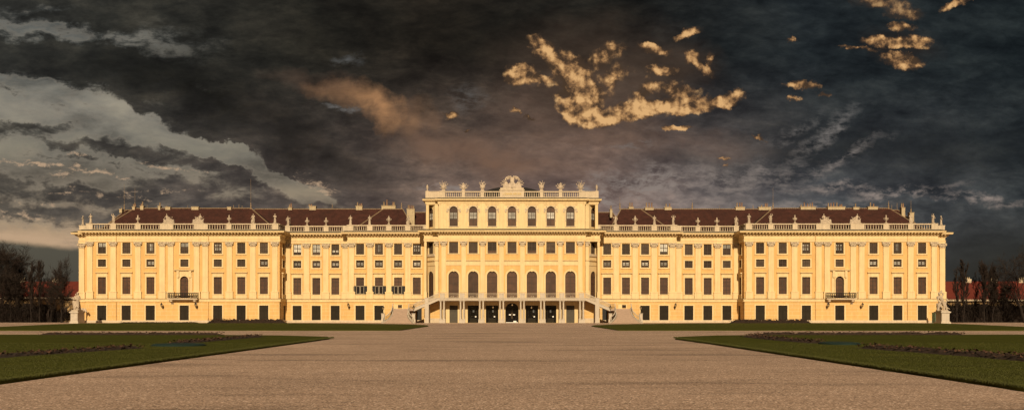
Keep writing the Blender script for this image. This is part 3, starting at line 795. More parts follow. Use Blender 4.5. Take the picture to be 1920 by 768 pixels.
chimney(1692,6.5,408,389,9,((-1.5,8),(1.5,8)),base='chim'); chimney(1708,8,412,398.5,12,((0,7),),base='chim'); chimney(228,5,396,392,12,((0,3),))
def mast(px,top,Y=8,base=391,r=.035,ball=True):
    k=(D+Y)/F; x=(px-960)*k; s=-1 if px<960 else 1
    mb=MB(); z0=PZ(base,Y)-.2; z1=PZ(top,Y)
    mb.tube([(x,Y,z0),(x,Y,z1)],[r,r*.5],5)
    if ball: mb.lathe([(.2,0),(.22,.25),(.1,.45),(.18,.75),(.07,1.0),(.12,1.25),(.04,1.5)],(x,Y,z0),8)
    mb.build('lightning_rod',M['ridge'],ROOF[s] if abs(px-960)>489 else ROOF[(s,2)])
mast(233,345,14,394); mast(253,352); mast(470.3,335); mast(623,382,11.5,ball=False,r=.08); mast(752.8,379,11.0); mast(1162.3,368,11.5); mast(1298,374,11.5,r=.03); mast(1349,384,11.5,ball=False)
mast(1449.4,352,8); mast(1666,376,8,r=.06); mast(1682,380,10,r=.06,ball=False); mast(1412,384,11.5,ball=False,r=.1)
mast(1672,384,9,r=.06,ball=False); mast(276,383,8,ball=False,r=.05); mast(285,388,8,ball=False,r=.05); mast(352,384,8,ball=False,r=.06); mast(438,384,8,ball=False,r=.08); mast(448,383,8,ball=False,r=.08); mast(454,385,8,ball=False,r=.08)
mast(1708,375,12,398,r=.05,ball=False)

# ================================================================== SCULPTURE
def sculpt(name,mb,voxel,material,noise=.0,smooth=2):
    me=mb.mesh('tmp',material); o=bpy.data.objects.new('tmp',me); COL.objects.link(o)
    r=o.modifiers.new('r','REMESH'); r.mode='VOXEL'; r.voxel_size=voxel; r.use_smooth_shade=True
    if smooth:
        q=o.modifiers.new('s','SMOOTH'); q.factor=.5; q.iterations=smooth
    if noise:
        t=bpy.data.textures.new('n','CLOUDS'); t.noise_scale=voxel*4
        d=o.modifiers.new('d','DISPLACE'); d.texture=t; d.strength=noise; d.mid_level=.5
    bpy.context.view_layer.update()
    dg=bpy.context.evaluated_depsgraph_get()
    out=bpy.data.meshes.new_from_object(o.evaluated_get(dg)); out.name=name
    bpy.data.objects.remove(o)
    out.materials.clear(); out.materials.append(material)
    return out
def figure_mb(pose,k=1.0):
    """draped standing figure about 2.05 tall on a low block, facing -y"""
    mb=MB(); r=random.Random(pose*13+1)
    c=lambda a,b_,ra,rb=None: mb.cap([q*k for q in a],[q*k for q in b_],ra*k,(ra if rb is None else rb)*k)
    B=lambda p,rr: mb.ball([q*k for q in p],tuple(q*k for q in rr))
    mb.box(-.3*k,.3*k,-.28*k,.28*k,0,.12*k)
    sw=(.06,-.07,.03,-.04,.08,-.02)[pose%6]
    hip=(sw,0,1.05); ch=(sw*.3,0,1.42); nk=(0,-.02,1.66)
    if pose%3==0:      # long robe
        mb.lathe([(.3,.1),(.27,.4),(.23,.75),(.2,1.1)],(0,0,0),9,1,.85,k)
        for j in range(6):
            a=j*1.05; c((.22*cos(a),.18*sin(a)-.02,.15),(.15*cos(a)+sw,.1*sin(a),.95),.06,.04)
    else:
        c((-.13,-.03,.14),(-.1+sw*.4,-.04,.58),.075,.095); c((-.1+sw*.4,-.04,.58),(hip[0]-.09,0,1.0),.095,.125)
        c((.16,.08,.14),(.14+sw*.4,-.02,.58),.075,.095); c((.14+sw*.4,-.02,.58),(hip[0]+.09,0,1.0),.095,.125)
        c((-.13,-.03,.15),(-.13,-.18,.14),.06,.05); c((.16,.08,.15),(.17,-.08,.14),.06,.05)
        c((.05,.18,.12),(.1,.12,1.0),.16,.1)      # supporting trunk with drapery
        c((-.2,.02,1.12),(.22,-.05,.92),.1,.13); c((.2,-.04,.95),(.24,.06,.4),.1,.06)
    c(hip,ch,.17,.17); B((ch[0],0,1.46),(.24,.15,.17)); c((ch[0],0,1.5),nk,.1,.075)
    B((nk[0],-.03,1.83),(.105,.12,.14)); B((nk[0],.02,1.88),(.12,.125,.11)); B((nk[0],-.15,1.82),(.02,.03,.03))
    sL=(ch[0]-.24,0,1.55); sR=(ch[0]+.24,0,1.55)
    arms={0:((-.36,-.08,1.28),(-.18,-.22,1.12),(.36,-.04,1.27),(.3,-.2,1.5)),
          1:((-.4,.0,1.75),(-.22,-.05,2.0),(.37,.02,1.28),(.3,-.1,1.03)),
          2:((-.37,0,1.27),(-.36,-.12,1.0),(.42,-.05,1.42),(.5,-.12,1.68)),
          3:((-.3,-.18,1.35),(0,-.25,1.4),(.35,-.05,1.25),(.12,-.24,1.2)),
          4:((-.42,0,1.68),(-.2,-.02,1.95),(.42,0,1.68),(.2,-.02,1.96)),
          5:((-.35,.05,1.27),(-.45,-.05,1.02),(.34,-.12,1.3),(.08,-.22,1.52))}[pose%6]
    c(sL,arms[0],.085,.065); c(arms[0],arms[1],.062,.045); B(arms[1],(.055,.055,.06))
    c(sR,arms[2],.085,.065); c(arms[2],arms[3],.062,.045); B(arms[3],(.055,.055,.06))
    c((-.22,.02,1.58),(.2,-.12,1.1),.07,.09)       # sash
    if pose==2: c((.52,-.12,.2),(.5,-.12,2.1),.03,.025)
    if pose==5: mb.lathe([(.05,.1),(.17,.2),(.1,.55),(.13,.8)],(-.3*k,-.1*k,0),8,1,1,k)
    return mb
FIG=[sculpt('statue',figure_mb(p),.035,M['statue'],.015) for p in range(6)]
def urn_mb(big):
    mb=MB()
    if not big:
        mb.box(-.27,.27,-.27,.27,0,.1)
        mb.lathe([(.24,.1),(.2,.16),(.09,.3),(.08,.42),(.14,.5),(.28,.7),(.34,.9),(.3,1.02),(.2,1.1),(.22,1.16),(.14,1.24),(.1,1.34),(.15,1.42),(.13,1.55),(.07,1.68),(.02,1.74)],(0,0,0),14)
        for q in (-1,1):
            mb.tube([(q*.28,0,.72),(q*.44,0,.84),(q*.46,0,1.0),(q*.34,0,1.06),(q*.24,0,1.0)],.045,7); mb.ball((q*.42,0,1.06),.07,7,5)
            mb.ball((q*.2,-.22,.95),(.12,.1,.12),7,5)
        mb.ball((0,-.3,.92),(.13,.1,.13),7,5)
    else:
        mb.box(-.3,.3,-.3,.3,0,.12)
        mb.lathe([(.28,.12),(.2,.22),(.1,.38),(.12,.52),(.24,.68),(.32,.85),(.36,1.0),(.46,1.12),(.44,1.18),(.3,1.2),(.22,1.3),(.2,1.42),(.14,1.6),(.08,1.8),(.02,1.96)],(0,0,0),14)
        for q in (-1,1): mb.tube([(q*.3,0,.9),(q*.5,0,1.0),(q*.56,0,1.2),(q*.44,0,1.22)],.05,7)
        for j in range(5): mb.ball((.2*cos(j*1.26),.2*sin(j*1.26),1.36),(.1,.1,.16),6,5)
    return mb
URN=[urn_mb(False).mesh('urn',M['statue'],True),urn_mb(True).mesh('urn',M['statue'],True)]
def group_mb(v):
    """reclining figure on a heap of trophies, ~2.6 wide"""
    mb=MB(); q=1 if v else -1
    mb.box(-1.2,1.2,-.3,.3,0,.14)
    mb.cap((-.9*q,0,.25),(.9*q,0,.3),.26,.22); mb.cap((-.6*q,.05,.45),(.4*q,0,.55),.3,.3); mb.cap((0,.0,.6),(.35*q,.02,1.0),.28,.24)
    mb.cap((.35*q,0,1.05),(.42*q,0,1.4),.2,.18); mb.ball((.42*q,0,1.42),(.24,.16,.17)); mb.cap((.42*q,0,1.5),(.42*q,-.02,1.66),.08); mb.ball((.43*q,-.03,1.82),(.12,.13,.15))
    mb.cap((.2*q,-.15,.95),(-.35*q,-.25,.95),.15,.12); mb.cap((-.35*q,-.25,.95),(-.75*q,-.25,.5),.11,.08); mb.cap((.2*q,-.05,.85),(-.45*q,-.15,.65),.15,.11); mb.cap((-.45*q,-.15,.65),(-1.05*q,-.2,.35),.1,.07)
    mb.cap((.22*q,-.05,1.45),(-.1*q,-.15,1.15),.08,.07); mb.cap((-.1*q,-.15,1.15),(-.35*q,-.2,1.25),.06)
    mb.cap((.62*q,0,1.45),(.8*q,-.1,1.2),.08,.07); mb.cap((.8*q,-.1,1.2),(.7*q,-.2,.85),.06)
    mb.ball((-.85*q,-.05,.6),(.3,.25,.24)); mb.cap((-.5*q,.1,.7),(-.62*q,.1,1.35),.05,.03); mb.ball((-.64*q,.1,1.3),(.1,.08,.14))
    mb.cap((.8*q,.1,.4),(1.15*q,.1,.95),.12,.08); mb.ball((.85*q,0,.5),(.3,.25,.3))
    if v: mb.cap((.8*q,.1,.9),(1.1*q,.1,1.5),.045,.03); mb.ball((-.3*q,.1,.9),(.3,.2,.28))
    return mb
GRP=[sculpt('statue_group',group_mb(v),.05,M['statue'],.03) for v in (0,1)]
def trophy_mb(v):
    mb=MB(); h=(2.15,1.7,2.2)[v]
    mb.box(-.38,.38,-.3,.3,0,.16); mb.lathe([(.3,.16),(.36,.4),(.46,.7),(.4,1.0),(.2,1.2),(.12,1.3)],(0,0,0),10,1,.7)
    mb.ball((0,-.05,1.42),(.17,.17,.2)); mb.ball((0,0,1.62),(.1,.1,.1)); mb.ball((0,-.28,.7),(.25,.1,.3))
    sp=(.85,.9,.62)[v]
    for i,a in enumerate((-1,-.62,-.3,.32,.66,1)):
        top=(a*sp,.05*(i%2),h*(1-.22*abs(a)-(.12 if i%2 else 0))); mb.cap((a*.25,.05,.5),top,.05,.045); mb.ball((top[0],top[1],top[2]),(.09,.07,.16) if i%2 else (.07,.06,.12))
    for q in (-1,1): mb.cap((q*.2,0,.45),(q*(sp-.1),0,.62+.1*v),.09,.05); mb.cap((q*.3,0,.9),(q*.62*sp,0,1.25),.11,.06)
    return mb
TRO=[sculpt('trophy',trophy_mb(v),.04,M['statue'],.015,1) for v in range(3)]
def cross_urn():
    mb=MB(); mb.box(-.2,.2,-.2,.2,0,.1); mb.lathe([(.16,.1),(.1,.2),(.2,.5),(.25,.85),(.17,1.0),(.24,1.06),(.22,1.14),(.09,1.2),(.04,1.36)],(0,0,0),12); return mb
SMALLV=cross_urn().mesh('vase',M['statue'],True)

orn=[(151,'f',4.2,20.45,0),(170.5,'f',.25,20.42,0),(213,'f',.25,20.42,1),(259,'u',.25,20.42,0),(317,'g',.25,20.42,0),(372,'g',.25,20.42,1),
     (430,'u',.25,20.42,0),(475.3,'f',.25,20.42,5),(516,'f',.25,20.42,3),(540.2,'f',4.95,20.42,2),(576.2,'u',4.95,20.42,0),(611.8,'u',4.95,20.42,0),
     (657.6,'f',3.25,20.42,0),(693.4,'f',3.25,20.42,3),(729.5,'U',3.25,20.42,1),(766,'f',3.25,20.42,5)]
ordn=['first','second','third','fourth','fifth','sixth','seventh','eighth','ninth','tenth','eleventh','twelfth','thirteenth','fourteenth','fifteenth','sixteenth']
rposes=[3,2,5,0,0,0,0,1,0,5,0,0,4,3,1,2]
# each piece: short note on how it looks
for s in (-1,1):
    side='left' if s<0 else 'right'
    for i,(px,t,Yo,z,v) in enumerate(orn):
        X=s*(960.4-px)*(D+Yo)/F
        if i==0: X=s*90.2
        if s>0: v=rposes[i] if t=='f' else v
        if t=='f': me=FIG[v%6]; nm='statue'; cat='statue'; lab=['long robed','one arm raised','holding a staff','arms folded in front','both arms raised','leaning on a vessel'][v%6]+' sandstone statue'
        elif t=='u': me=URN[0]; nm='urn'; cat='urn'; lab='two handled sandstone urn'
        elif t=='U': me=URN[1]; nm='urn'; cat='urn'; lab='wide sandstone flame urn'
        else:
            me=GRP[v if s<0 else 1-v]; nm='statue_group'; cat='sculpture'; lab='reclining sandstone figure on trophies'
        o=obj(nm,me,None,(X,Yo,z+.01))
        o.rotation_euler=(0,0,random.uniform(-.35,.35)+(pi/2.5*s if i==0 else 0))
        if t=='g': o.rotation_euler=(0,0,0)
        if s>0 and t=='f': o.scale=(-1,1,1)
        tag(o,f'{lab}, {ordn[i]} roof ornament from the {side} palace end',cat,'statues and urns along the roof balustrade')
for j,(px,v,Z) in enumerate(((832.5,0,0),(870,1,0),(905.7,2,0))):
    for s in (-1,1):
        X=s*(961-px)*kP
        o=obj('trophy',TRO[v],None,(X,Yp,zP+1.365)); 
        if s>0: o.scale=(-1,1,1)
        tag(o,['tall fan of spears and armour','low wide fan of flags and armour','tall narrow armour trophy'][v]+f' on the central parapet {["left","right"][s>0]} of the crest','trophy','armour trophies on the central parapet')
for s in (-1,1):
    o=obj('vase',SMALLV,None,(s*17.35,-.6,zP+1.425)); tag(o,f'small lidded stone vase on the {["left","right"][s>0]} corner of the central parapet','vase','vases on the corners of the central parapet')
# crest above the inscription: two birds back to back, shield, flags
mb=MB()
mb.box(-2.0,2.0,-.3,.3,0,.12); mb.cap((0,0,.2),(0,-.05,1.2),.5,.35); mb.ball((0,-.2,.75),(.42,.25,.5)); mb.ball((0,-.3,.8),(.2,.2,.3))
for q in (-1,1):
    mb.cap((q*.55,0,.2),(q*.45,0,.8),.4,.25); mb.cap((q*.2,-.05,1.0),(q*.28,-.08,1.75),.22,.17); mb.cap((q*.28,-.08,1.75),(q*.2,-.1,2.15),.16,.11); mb.ball((q*.34,-.12,2.28),(.2,.15,.17)); mb.cap((q*.42,-.14,2.28),(q*.66,-.16,2.16),.07,.03)
    # arched wing
    pts=[(q*.35,.05,2.15),(q*.7,.05,2.3),(q*1.15,.05,2.15),(q*1.4,.03,1.85),(q*1.5,.0,1.6)]
    for a in range(len(pts)-1): mb.cap(pts[a],pts[a+1],.2-.03*a,.17-.03*a)
    for a in range(4): mb.cap((q*(.55+.25*a),.05,2.12-.06*a),(q*(.62+.2*a),.05,1.75-.05*a),.09,.05)
    mb.cap((q*1.45,.05,1.7),(q*.75,.05,.75),.05,.06)
    for k_,(ex,ez) in enumerate(((2.05,1.35),(2.3,.98),(2.15,.6),(1.75,1.55))):
        mb.cap((q*.5,.1,.35+.05*k_),(q*ex,.1,ez),.08,.07); mb.ball((q*ex,.1,ez),(.14,.08,.1))
        if k_<3: mb.cap((q*(ex*.55),.0,.3+ez*.45),(q*(ex*.85),.0,ez*.85),.13,.09)
    mb.ball((q*1.0,-.05,.35),(.45,.25,.25)); mb.ball((q*1.6,-.02,.3),(.3,.2,.2))
mb.ball((0,-.05,1.9),(.16,.12,.3)); mb.cap((0,-.05,1.3),(0,-.05,1.85),.14,.1)
cr=obj('crest',sculpt('crest',mb,.05,M['statue'],.02,1),None,(0.05,-1.25,zP+2.0)); tag(cr,'carved stone crest of two eagles, shield and flags above the inscription','crest')

# ---------------- big sculptures on the forecourt
def pedestal_box(p,w,d,h,mt='pstone'):
    mb=MB(); mb.box(-w/2-.2,w/2+.2,-d/2-.2,d/2+.2,0,.28); mb.box(-w/2-.1,w/2+.1,-d/2-.1,d/2+.1,.28,.42); mb.box(-w/2,w/2,-d/2,d/2,.42,h-.4)
    mb.box(-w/2+.15,w/2-.15,-d/2-.03,-d/2+.01,.6,h-.58)
    mb.box(-w/2-.1,w/2+.1,-d/2-.1,d/2+.1,h-.4,h-.3); mb.box(-w/2-.2,w/2+.2,-d/2-.2,d/2+.2,h-.3,h-.1); mb.box(-w/2-.02,w/2+.02,-d/2,d/2,h-.1,h)
    return mb.build('pedestal',M[mt],p)
def bodycap(mb,pts,k):
    for a,b_,ra,rb in pts: mb.cap([q*k for q in a],[q*k for q in b_],ra*k,rb*k)
Yl=-11.0
gx=PX(138.6,Yl); G1=empty('sculpture_group',(gx,Yl+1.3,0),'pale stone sculpture of two embracing figures on a tall pedestal at the left corner','sculpture')
pedestal_box(G1,1.35,2.5,2.35)
mb=MB(); k=1.95
mb.box(-.62,.62,-1.1,1.1,0,.25)
# lifting figure
bodycap(mb,[((-.2,-.1,.1),(-.22,-.12,.5),.09,.11),((-.22,-.12,.5),(-.08,0,.9),.11,.14),((.2,.1,.1),(.2,-.02,.5),.09,.11),((.2,-.02,.5),(.06,0,.9),.11,.14),
 ((0,0,.95),(.02,-.03,1.3),.17,.2),((.02,-.03,1.4),(.08,-.05,1.6),.12,.07),((-.2,-.02,1.45),(-.3,-.2,1.2),.09,.07),((-.3,-.2,1.2),(.0,-.3,1.15),.07,.05),((.24,-.02,1.45),(.36,-.2,1.25),.09,.07),
 ((-.25,.15,.1),(-.15,.1,1.0),.18,.12),((-.3,.05,.3),(-.32,.0,.95),.12,.16),((.15,.2,.1),(.1,.15,.9),.16,.12)],k)
mb.ball((.1*k,-.07*k,1.72*k),(.12*k,.13*k,.15*k))
# second figure leaning at its shoulder
bodycap(mb,[((.2,-.25,.75),(.22,-.3,1.15),.15,.14),((.22,-.3,1.15),(.24,-.28,1.45),.13,.12),((.24,-.28,1.5),(.2,-.28,1.65),.07,.06),((.2,-.25,.75),(.3,-.4,.4),.12,.09),((.3,-.4,.4),(.22,-.35,.1),.08,.06),((.15,-.3,.75),(.05,-.42,.42),.11,.08),((.05,-.42,.42),(.1,-.35,.12),.08,.06),
 ((.34,-.28,1.4),(.45,-.2,1.15),.06,.05),((.12,-.3,1.42),(-.05,-.25,1.7),.06,.05)],k)
mb.ball((.2*k,-.3*k,1.78*k),(.1*k,.11*k,.12*k))
st=sculpt('figures',mb,.06,M['statue'],.05); o=obj('figures',st,G1,(0,0,2.35))
Yr=-17.0
gx=PX(1773.5,Yr); G2=empty('sculpture_group',(gx,Yr+1.35,0),'weathered stone sculpture of two wrestling figures leaning left on a pedestal at the right corner','sculpture')
pedestal_box(G2,1.45,2.5,2.35)
mb=MB(); k=1.9
mb.box(-.75,.6,-1.1,1.1,0,.22)
bodycap(mb,[((.42,0,.12),(.3,-.05,.5),.09,.11),((.3,-.05,.5),(.1,-.02,.85),.12,.16),((.1,-.1,.1),(.12,-.15,.5),.09,.11),((.12,-.15,.5),(.05,-.05,.85),.12,.15),
 ((.05,-.03,.9),(-.22,-.05,1.3),.18,.21),((-.22,-.05,1.35),(-.32,-.08,1.6),.14,.07),((-.05,0,1.45),(.1,.0,1.7),.09,.07),((.05,0,1.7),(-.2,0,1.85),.07,.06),((-.38,-.05,1.4),(-.55,-.2,1.15),.09,.07),((-.55,-.2,1.15),(-.45,-.25,.9),.06,.05),
 ((-.5,-.1,.1),(-.45,-.15,.5),.13,.13),((-.45,-.15,.5),(-.3,-.1,.85),.13,.14),((-.3,-.1,.6),(-.1,-.2,.3),.11,.09),((.3,.1,.6),(.48,.1,1.05),.1,.07),((.35,0,.4),(.66,-.1,.2),.07,.05),((-.1,.15,.1),(0,.1,.9),.14,.12),((-.4,.1,.1),(-.5,.05,.7),.12,.1)],k)
mb.ball((-.36*k,-.1*k,1.72*k),(.12*k,.13*k,.15*k)); mb.ball((-.5*k,-.1*k,1.35*k),(.14*k,.14*k,.15*k)); mb.ball((.48*k,.1*k,1.15*k),(.09*k,.1*k,.11*k)); mb.ball((-.1*k,0,1.95*k),(.1*k,.09*k,.12*k))
st=sculpt('figures',mb,.06,M['statue'],.05); o=obj('figures',st,G2,(.0,0,2.35))
# second pedestal behind the left sculpture
gx=PX(161,0); G3=empty('stone_post',(gx,-1.6,0),'narrow pale stone post with a draped cap between the left sculpture and the palace corner','stone post')
mb=MB(); mb.box(-.42,.42,-.4,.4,0,.2); mb.box(-.34,.34,-.32,.32,.2,2.2); mb.box(-.42,.42,-.4,.4,2.2,2.32); mb.build('post',M['pstone'],G3)
mb=MB(); mb.ball((0,0,.2),(.6,.45,.38)); mb.cap((-.55,0,.3),(-.85,0,.05),.18,.12); mb.cap((.3,0,.35),(.6,0,.5),.16,.12); mb.cap((.6,0,.5),(.85,0,0),.15,.2); mb.ball((.1,-.1,.55),(.3,.25,.2)); mb.cap((-.2,-.2,.4),(-.3,-.3,-.2),.15,.1)
obj('carved_cap',sculpt('carved_cap',mb,.05,M['statue'],.04),G3,(0,0,2.3))
mb=MB(); mb.box(-.16,.16,-.9,.5,.0,2.05); mb.box(-.2,.2,-.94,.54,2.05,2.12); mb.box(-.24,.24,-.8,-.5,0,.1); mb.box(-.24,.24,.2,.45,0,.1)
o=mb.build('display_board',M['turq'],None,loc=(PX(1751,-3),-3,0)); tag(o,'narrow turquoise upright board beside the right sculpture pedestal','board')

# ================================================================== TERRACE AND STAIRS
TER=empty('garden_staircase',(0,-1.6,0),'pale stone columned terrace with two curving outdoor flights in front of the central block','staircase')
T=-1.6   # parent offset: children are built in world coordinates and shifted
def tb(mb,name,m,parent=None,smooth=False):
    mb.v=[(x,y-T,z) for x,y,z in mb.v] if parent is None else mb.v
    return mb.build(name,m,parent or TER,smooth)
kT=(D-5.0)/F
uc=[131,94,58,19,-19,-58,-94,-131]; uc=[130.9,93.6,57.3,19.4,-19.4,-57.3,-93.6,-130.9]
Yf=-5.0; ZF=5.0
mb=MB(); mb.box(-14.75,14.75,Yf,-1.72,4.47,4.9); mb.box(-14.85,14.85,Yf-.1,-1.72,4.9,5.02); mb.box(-14.8,14.8,Yf-.05,Yf,4.62,4.7); mb.box(-17.4,-14.75,-2.9,-1.72,4.47,5.02); mb.box(14.75,17.4,-2.9,-1.72,4.47,5.02)
tb(mb,'terrace_slab',M['pstone'])
for u in uc:
    x=u*kT
    mb=MB(); mb.box(x-.62,x+.62,Yf,Yf+.75,0,.66); mb.box(x-.66,x+.66,Yf-.04,Yf+.79,.66,.75); mb.box(x-.66,x+.66,Yf-.04,Yf+.79,0,.14); tb(mb,'column_pedestal',M['pstone'])
    for q in (-.33,.33):
        mb=MB(); 
        mb.lathe([(.25,.75),(.25,.83),(.22,.87),(.19,.92),(.185,1.9),(.155,4.1),(.18,4.12),(.18,4.18),(.155,4.2),(.2,4.3)],(x+q,Yf+.37,0),14); mb.box(x+q-.23,x+q+.23,Yf+.14,Yf+.6,4.3,4.47)
        tb(mb,'column',M['pstone'],smooth=False)
    mb=MB(); mb.box(x-.5,x+.5,Yf,Yf+.4,5.02,5.9); mb.box(x-.55,x+.55,Yf-.05,Yf+.45,5.9,5.98); tb(mb,'railing_pier',M['pstone'])
def scroll(rl,x,y,z,r,ax=(1,0),t=.02):
    rl.tube([(x+ax[0]*r*(1-.05*a)*cos(a*.7),y+ax[1]*r*(1-.05*a)*cos(a*.7),z+r*(1-.05*a)*sin(a*.7)) for a in range(12)],t,5)
for i in range(7):
    xa=uc[i+1]*kT+.5; xb_=uc[i]*kT-.5; y=Yf+.2
    rl=MB(); rl.box(xa,xb_,y-.04,y+.04,5.84,5.92); rl.box(xa,xb_,y-.03,y+.03,5.1,5.15); rl.tube([(xa,y,5.62),(xb_,y,5.62)],.012,4)
    for e,sg in ((xa,1),(xb_,-1)):
        rl.tube([(e+sg*.5,y,5.12),(e+sg*.5,y,5.84)],.025,4)
        scroll(rl,e+sg*.25,y,5.36,.17); scroll(rl,e+sg*.25,y,5.66,.12); scroll(rl,e+sg*.25,y,5.22,.08)
    xm=(xa+xb_)/2
    for dx in (-.28,0,.28): rl.tube([(xm+dx,y,5.12),(xm+dx,y,5.42-abs(dx)*.4)],.022,4)
    scroll(rl,xm-.2,y,5.3,.1); scroll(rl,xm+.2,y,5.3,.1)
    for j in range(1,12):
        xx=xa+.5+(xb_-xa-1)*j/12; rl.tube([(xx,y,5.12),(xx,y,5.84)],.008,3)
    tb(rl,'railing',M['rail'])
for s in (-1,1):
    # upper flight along the facade, from x=14.75 (z5) to x=19.6 (z2.85)
    xT,xB,zT_,zB_=14.75,19.7,5.02,2.85
    n=14
    mb=MB()
    st=[(s*xT,zT_)]
    prof=[(s*xT,zT_-.55),(s*xT,zT_)]
    for i in range(n):
        x=xT+(xB-xT)*(i+1)/n; z=zT_-(zT_-zB_)*(i+1)/n
        prof+= [(s*x,prof[-1][1]),(s*x,z)]
    prof+=[(s*xB,zB_-.4)]
    mb.prism(prof,Yf+.3,-2.75); tb(mb,'upper_steps',M['step'])
    # string (sloping stone fascia)
    mb=MB(); mb.prism([(s*xT,zT_-.53),(s*xB,zB_-.53),(s*xB,zB_+.12),(s*xT,zT_+.02)],Yf,Yf+.298); mb.prism([(s*xT,zT_-.06),(s*xB,zB_+.02),(s*xB,zB_+.14),(s*xT,zT_+.04)],Yf-.06,Yf+.0)
    mb.prism([(s*xT,zT_-.5),(s*xB,zB_-.5),(s*xB,zB_+.1),(s*xT,zT_)],-2.74,-2.5); tb(mb,'stair_string',M['pstone'])
    # middle pier
    xm=17.05; zm=zT_-(zT_-zB_)*(xm-xT)/(xB-xT)
    mb=MB(); mb.box(s*(xm-.4),s*(xm+.4),Yf-.03,Yf+.6,0,zm-.35); mb.box(s*(xm-.45),s*(xm+.45),Yf-.08,Yf+.65,0,.3); mb.box(s*(xm-.36),s*(xm+.36),Yf-.03,Yf+.34,zm-.35,zm+.98); mb.box(s*(xm-.41),s*(xm+.41),Yf-.08,Yf+.39,zm+.98,zm+1.06)
    mb.box(s*(xm-.4),s*(xm+.4),-3.1,-2.6,0,zm-.35); tb(mb,'stair_pier',M['pstone'])
    # sloping railing
    for xa,xb_ in ((xT-.1,xm-.38),(xm+.38,xB)):
        rl=MB(); za=zT_-(zT_-zB_)*(xa-xT)/(xB-xT); zb_=zT_-(zT_-zB_)*(xb_-xT)/(xB-xT); y=Yf+.15
        rl.prism([(s*xa,za+.86),(s*xb_,zb_+.86),(s*xb_,zb_+.98),(s*xa,za+.98)],y-.09,y+.09); tb(rl,'handrail',M['pstone'])
        rl=MB(); rl.tube([(s*xa,y,za+.16),(s*xb_,y,zb_+.16)],.025,4)
        m_=8
        for j in range(m_+1):
            t=j/m_; x=xa+(xb_-xa)*t; z=za+(zb_-za)*t; rl.tube([(s*x,y,z+.1),(s*x,y,z+.88)],.02,4)
            if j<m_: scroll(rl,s*(x+.14),y,z+.35,.13,t=.03); scroll(rl,s*(x+.12),y,z+.62,.13,t=.03)
        tb(rl,'railing',M['rail'])
    # landing
    mb=MB(); mb.box(s*19.7,s*24.2,Yf,2.8,2.45,2.85); mb.box(s*20.5,s*24.2,Yf+.35,2.8,0,2.45); tb(mb,'landing',M['step'])
    # front flight flaring outwards
    n=16; x0c=22.15; w0=1.4
    mb=MB()
    for i in range(n):
        t=(i+1)/n; y0=Yf-.31*(i+1); y1=Yf-.31*i+.03; z1=2.85-2.85*i/n-.178
        fl=w0+1.55*max(0,(t-.35)/.65)**1.8
        if z1>.03: mb.box(s*(x0c-fl),s*(x0c+fl*1.06),y0,y1,0,z1); mb.box(s*(x0c-fl),s*(x0c+fl*1.06),y0-.03,y1-.002,z1-.045,z1+.004)
    tb(mb,'lower_steps',M['step'])
    for q in (-1,1):    # curved stone kerbs with railing
        kb=MB(); hr=MB(); rl=MB(); pts=[]
        N=14
        for i in range(N+1):
            t=i/N; fl=w0+1.55*max(0,(t-.35)/.65)**1.8; 
            X=x0c+q*(fl*(1.06 if q>0 else 1)+.17); yy=Yf-.31*16*t*.86; z=2.85*(1-t)**1.15+.02
            pts.append((s*X,yy,z))
        for (p,qq) in zip(pts,pts[1:]):
            d=Vector((qq[0]-p[0],qq[1]-p[1],0)); d.normalize(); nn=Vector((-d.y,d.x,0))*.16
            v=[]
            for c_ in (p,qq):
                for sg in (-1,1): 
                    for z in (0,c_[2]+.22): v.append((c_[0]+sg*nn.x,c_[1]+sg*nn.y,z))
            kb.add(v,[(0,1,3,2),(4,6,7,5),(0,4,5,1),(2,3,7,6),(1,5,7,3)])
        tb(kb,'kerb',M['pstone'])
        hr.tube([(p[0],p[1],p[2]+1.02) for p in pts[:-2]],.09,6); tb(hr,'handrail',M['pstone'])
        for i,p in enumerate(pts[:-1]):
            rl.tube([(p[0],p[1],p[2]+.2),(p[0],p[1],p[2]+1.0)],.022,4)
            scroll(rl,p[0],p[1]-.18,p[2]+.5,.15,(0,1),.03); scroll(rl,p[0],p[1]-.18,p[2]+.75,.1,(0,1),.03)
        rl.tube([(p[0],p[1],p[2]+.3) for p in pts[:-1]],.025,4)
        tb(rl,'railing',M['iron'] if q*s<0 else M['rail'])
        # newel with lantern
        px_=[(25.35),(19.35)][0 if q>0 else 1]
        mb=MB(); X=s*px_; Yn=Yf-2.9
        mb.box(X-.38,X+.38,Yn-.38,Yn+.38,0,.75); mb.box(X-.31,X+.31,Yn-.31,Yn+.31,.75,1.8); mb.box(X-.38,X+.38,Yn-.38,Yn+.38,1.8,1.93); tb(mb,'newel',M['pstone'])
        ln=empty('lantern',(X,Yn,1.935),f'black iron lantern on the {"outer" if q>0 else "inner"} newel of the {"left" if s<0 else "right"} garden stair','lantern','lanterns on the stair newels')
        mb=MB(); mb.lathe([(.17,0),(.14,.06),(.05,.12),(.07,.2),(.035,.3),(.03,.62),(.08,.68),(.1,.72)],(0,0,0),8); mb.build('lantern_stem',M['iron'],ln)
        mb=MB(); mb.lathe([(.11,.74),(.2,1.18)],(0,0,0),6); mb.build('lantern_glass',M['lglass'],ln)
        mb=MB()
        for a in range(6): mb.tube([(.115*cos(a*pi/3),.115*sin(a*pi/3),.73),(.21*cos(a*pi/3),.21*sin(a*pi/3),1.2)],.018,4)
        mb.lathe([(.25,1.18),(.24,1.22),(.12,1.36),(.07,1.42),(.09,1.47),(.03,1.55),(.015,1.68)],(0,0,0),6); mb.lathe([(.13,.7),(.13,.745)],(0,0,0),6); mb.build('lantern_frame',M['iron'],ln)
    rl=MB(); y=Yf+.4   # landing back railing
    for j in range(5): 
        xx=s*(19.95+.0+j*.28); rl.tube([(xx,1.5,2.85),(xx,1.5,3.8)],.02,4); scroll(rl,xx,1.5,3.2,.13,t=.03); scroll(rl,xx,1.5,3.5,.11,t=.03)
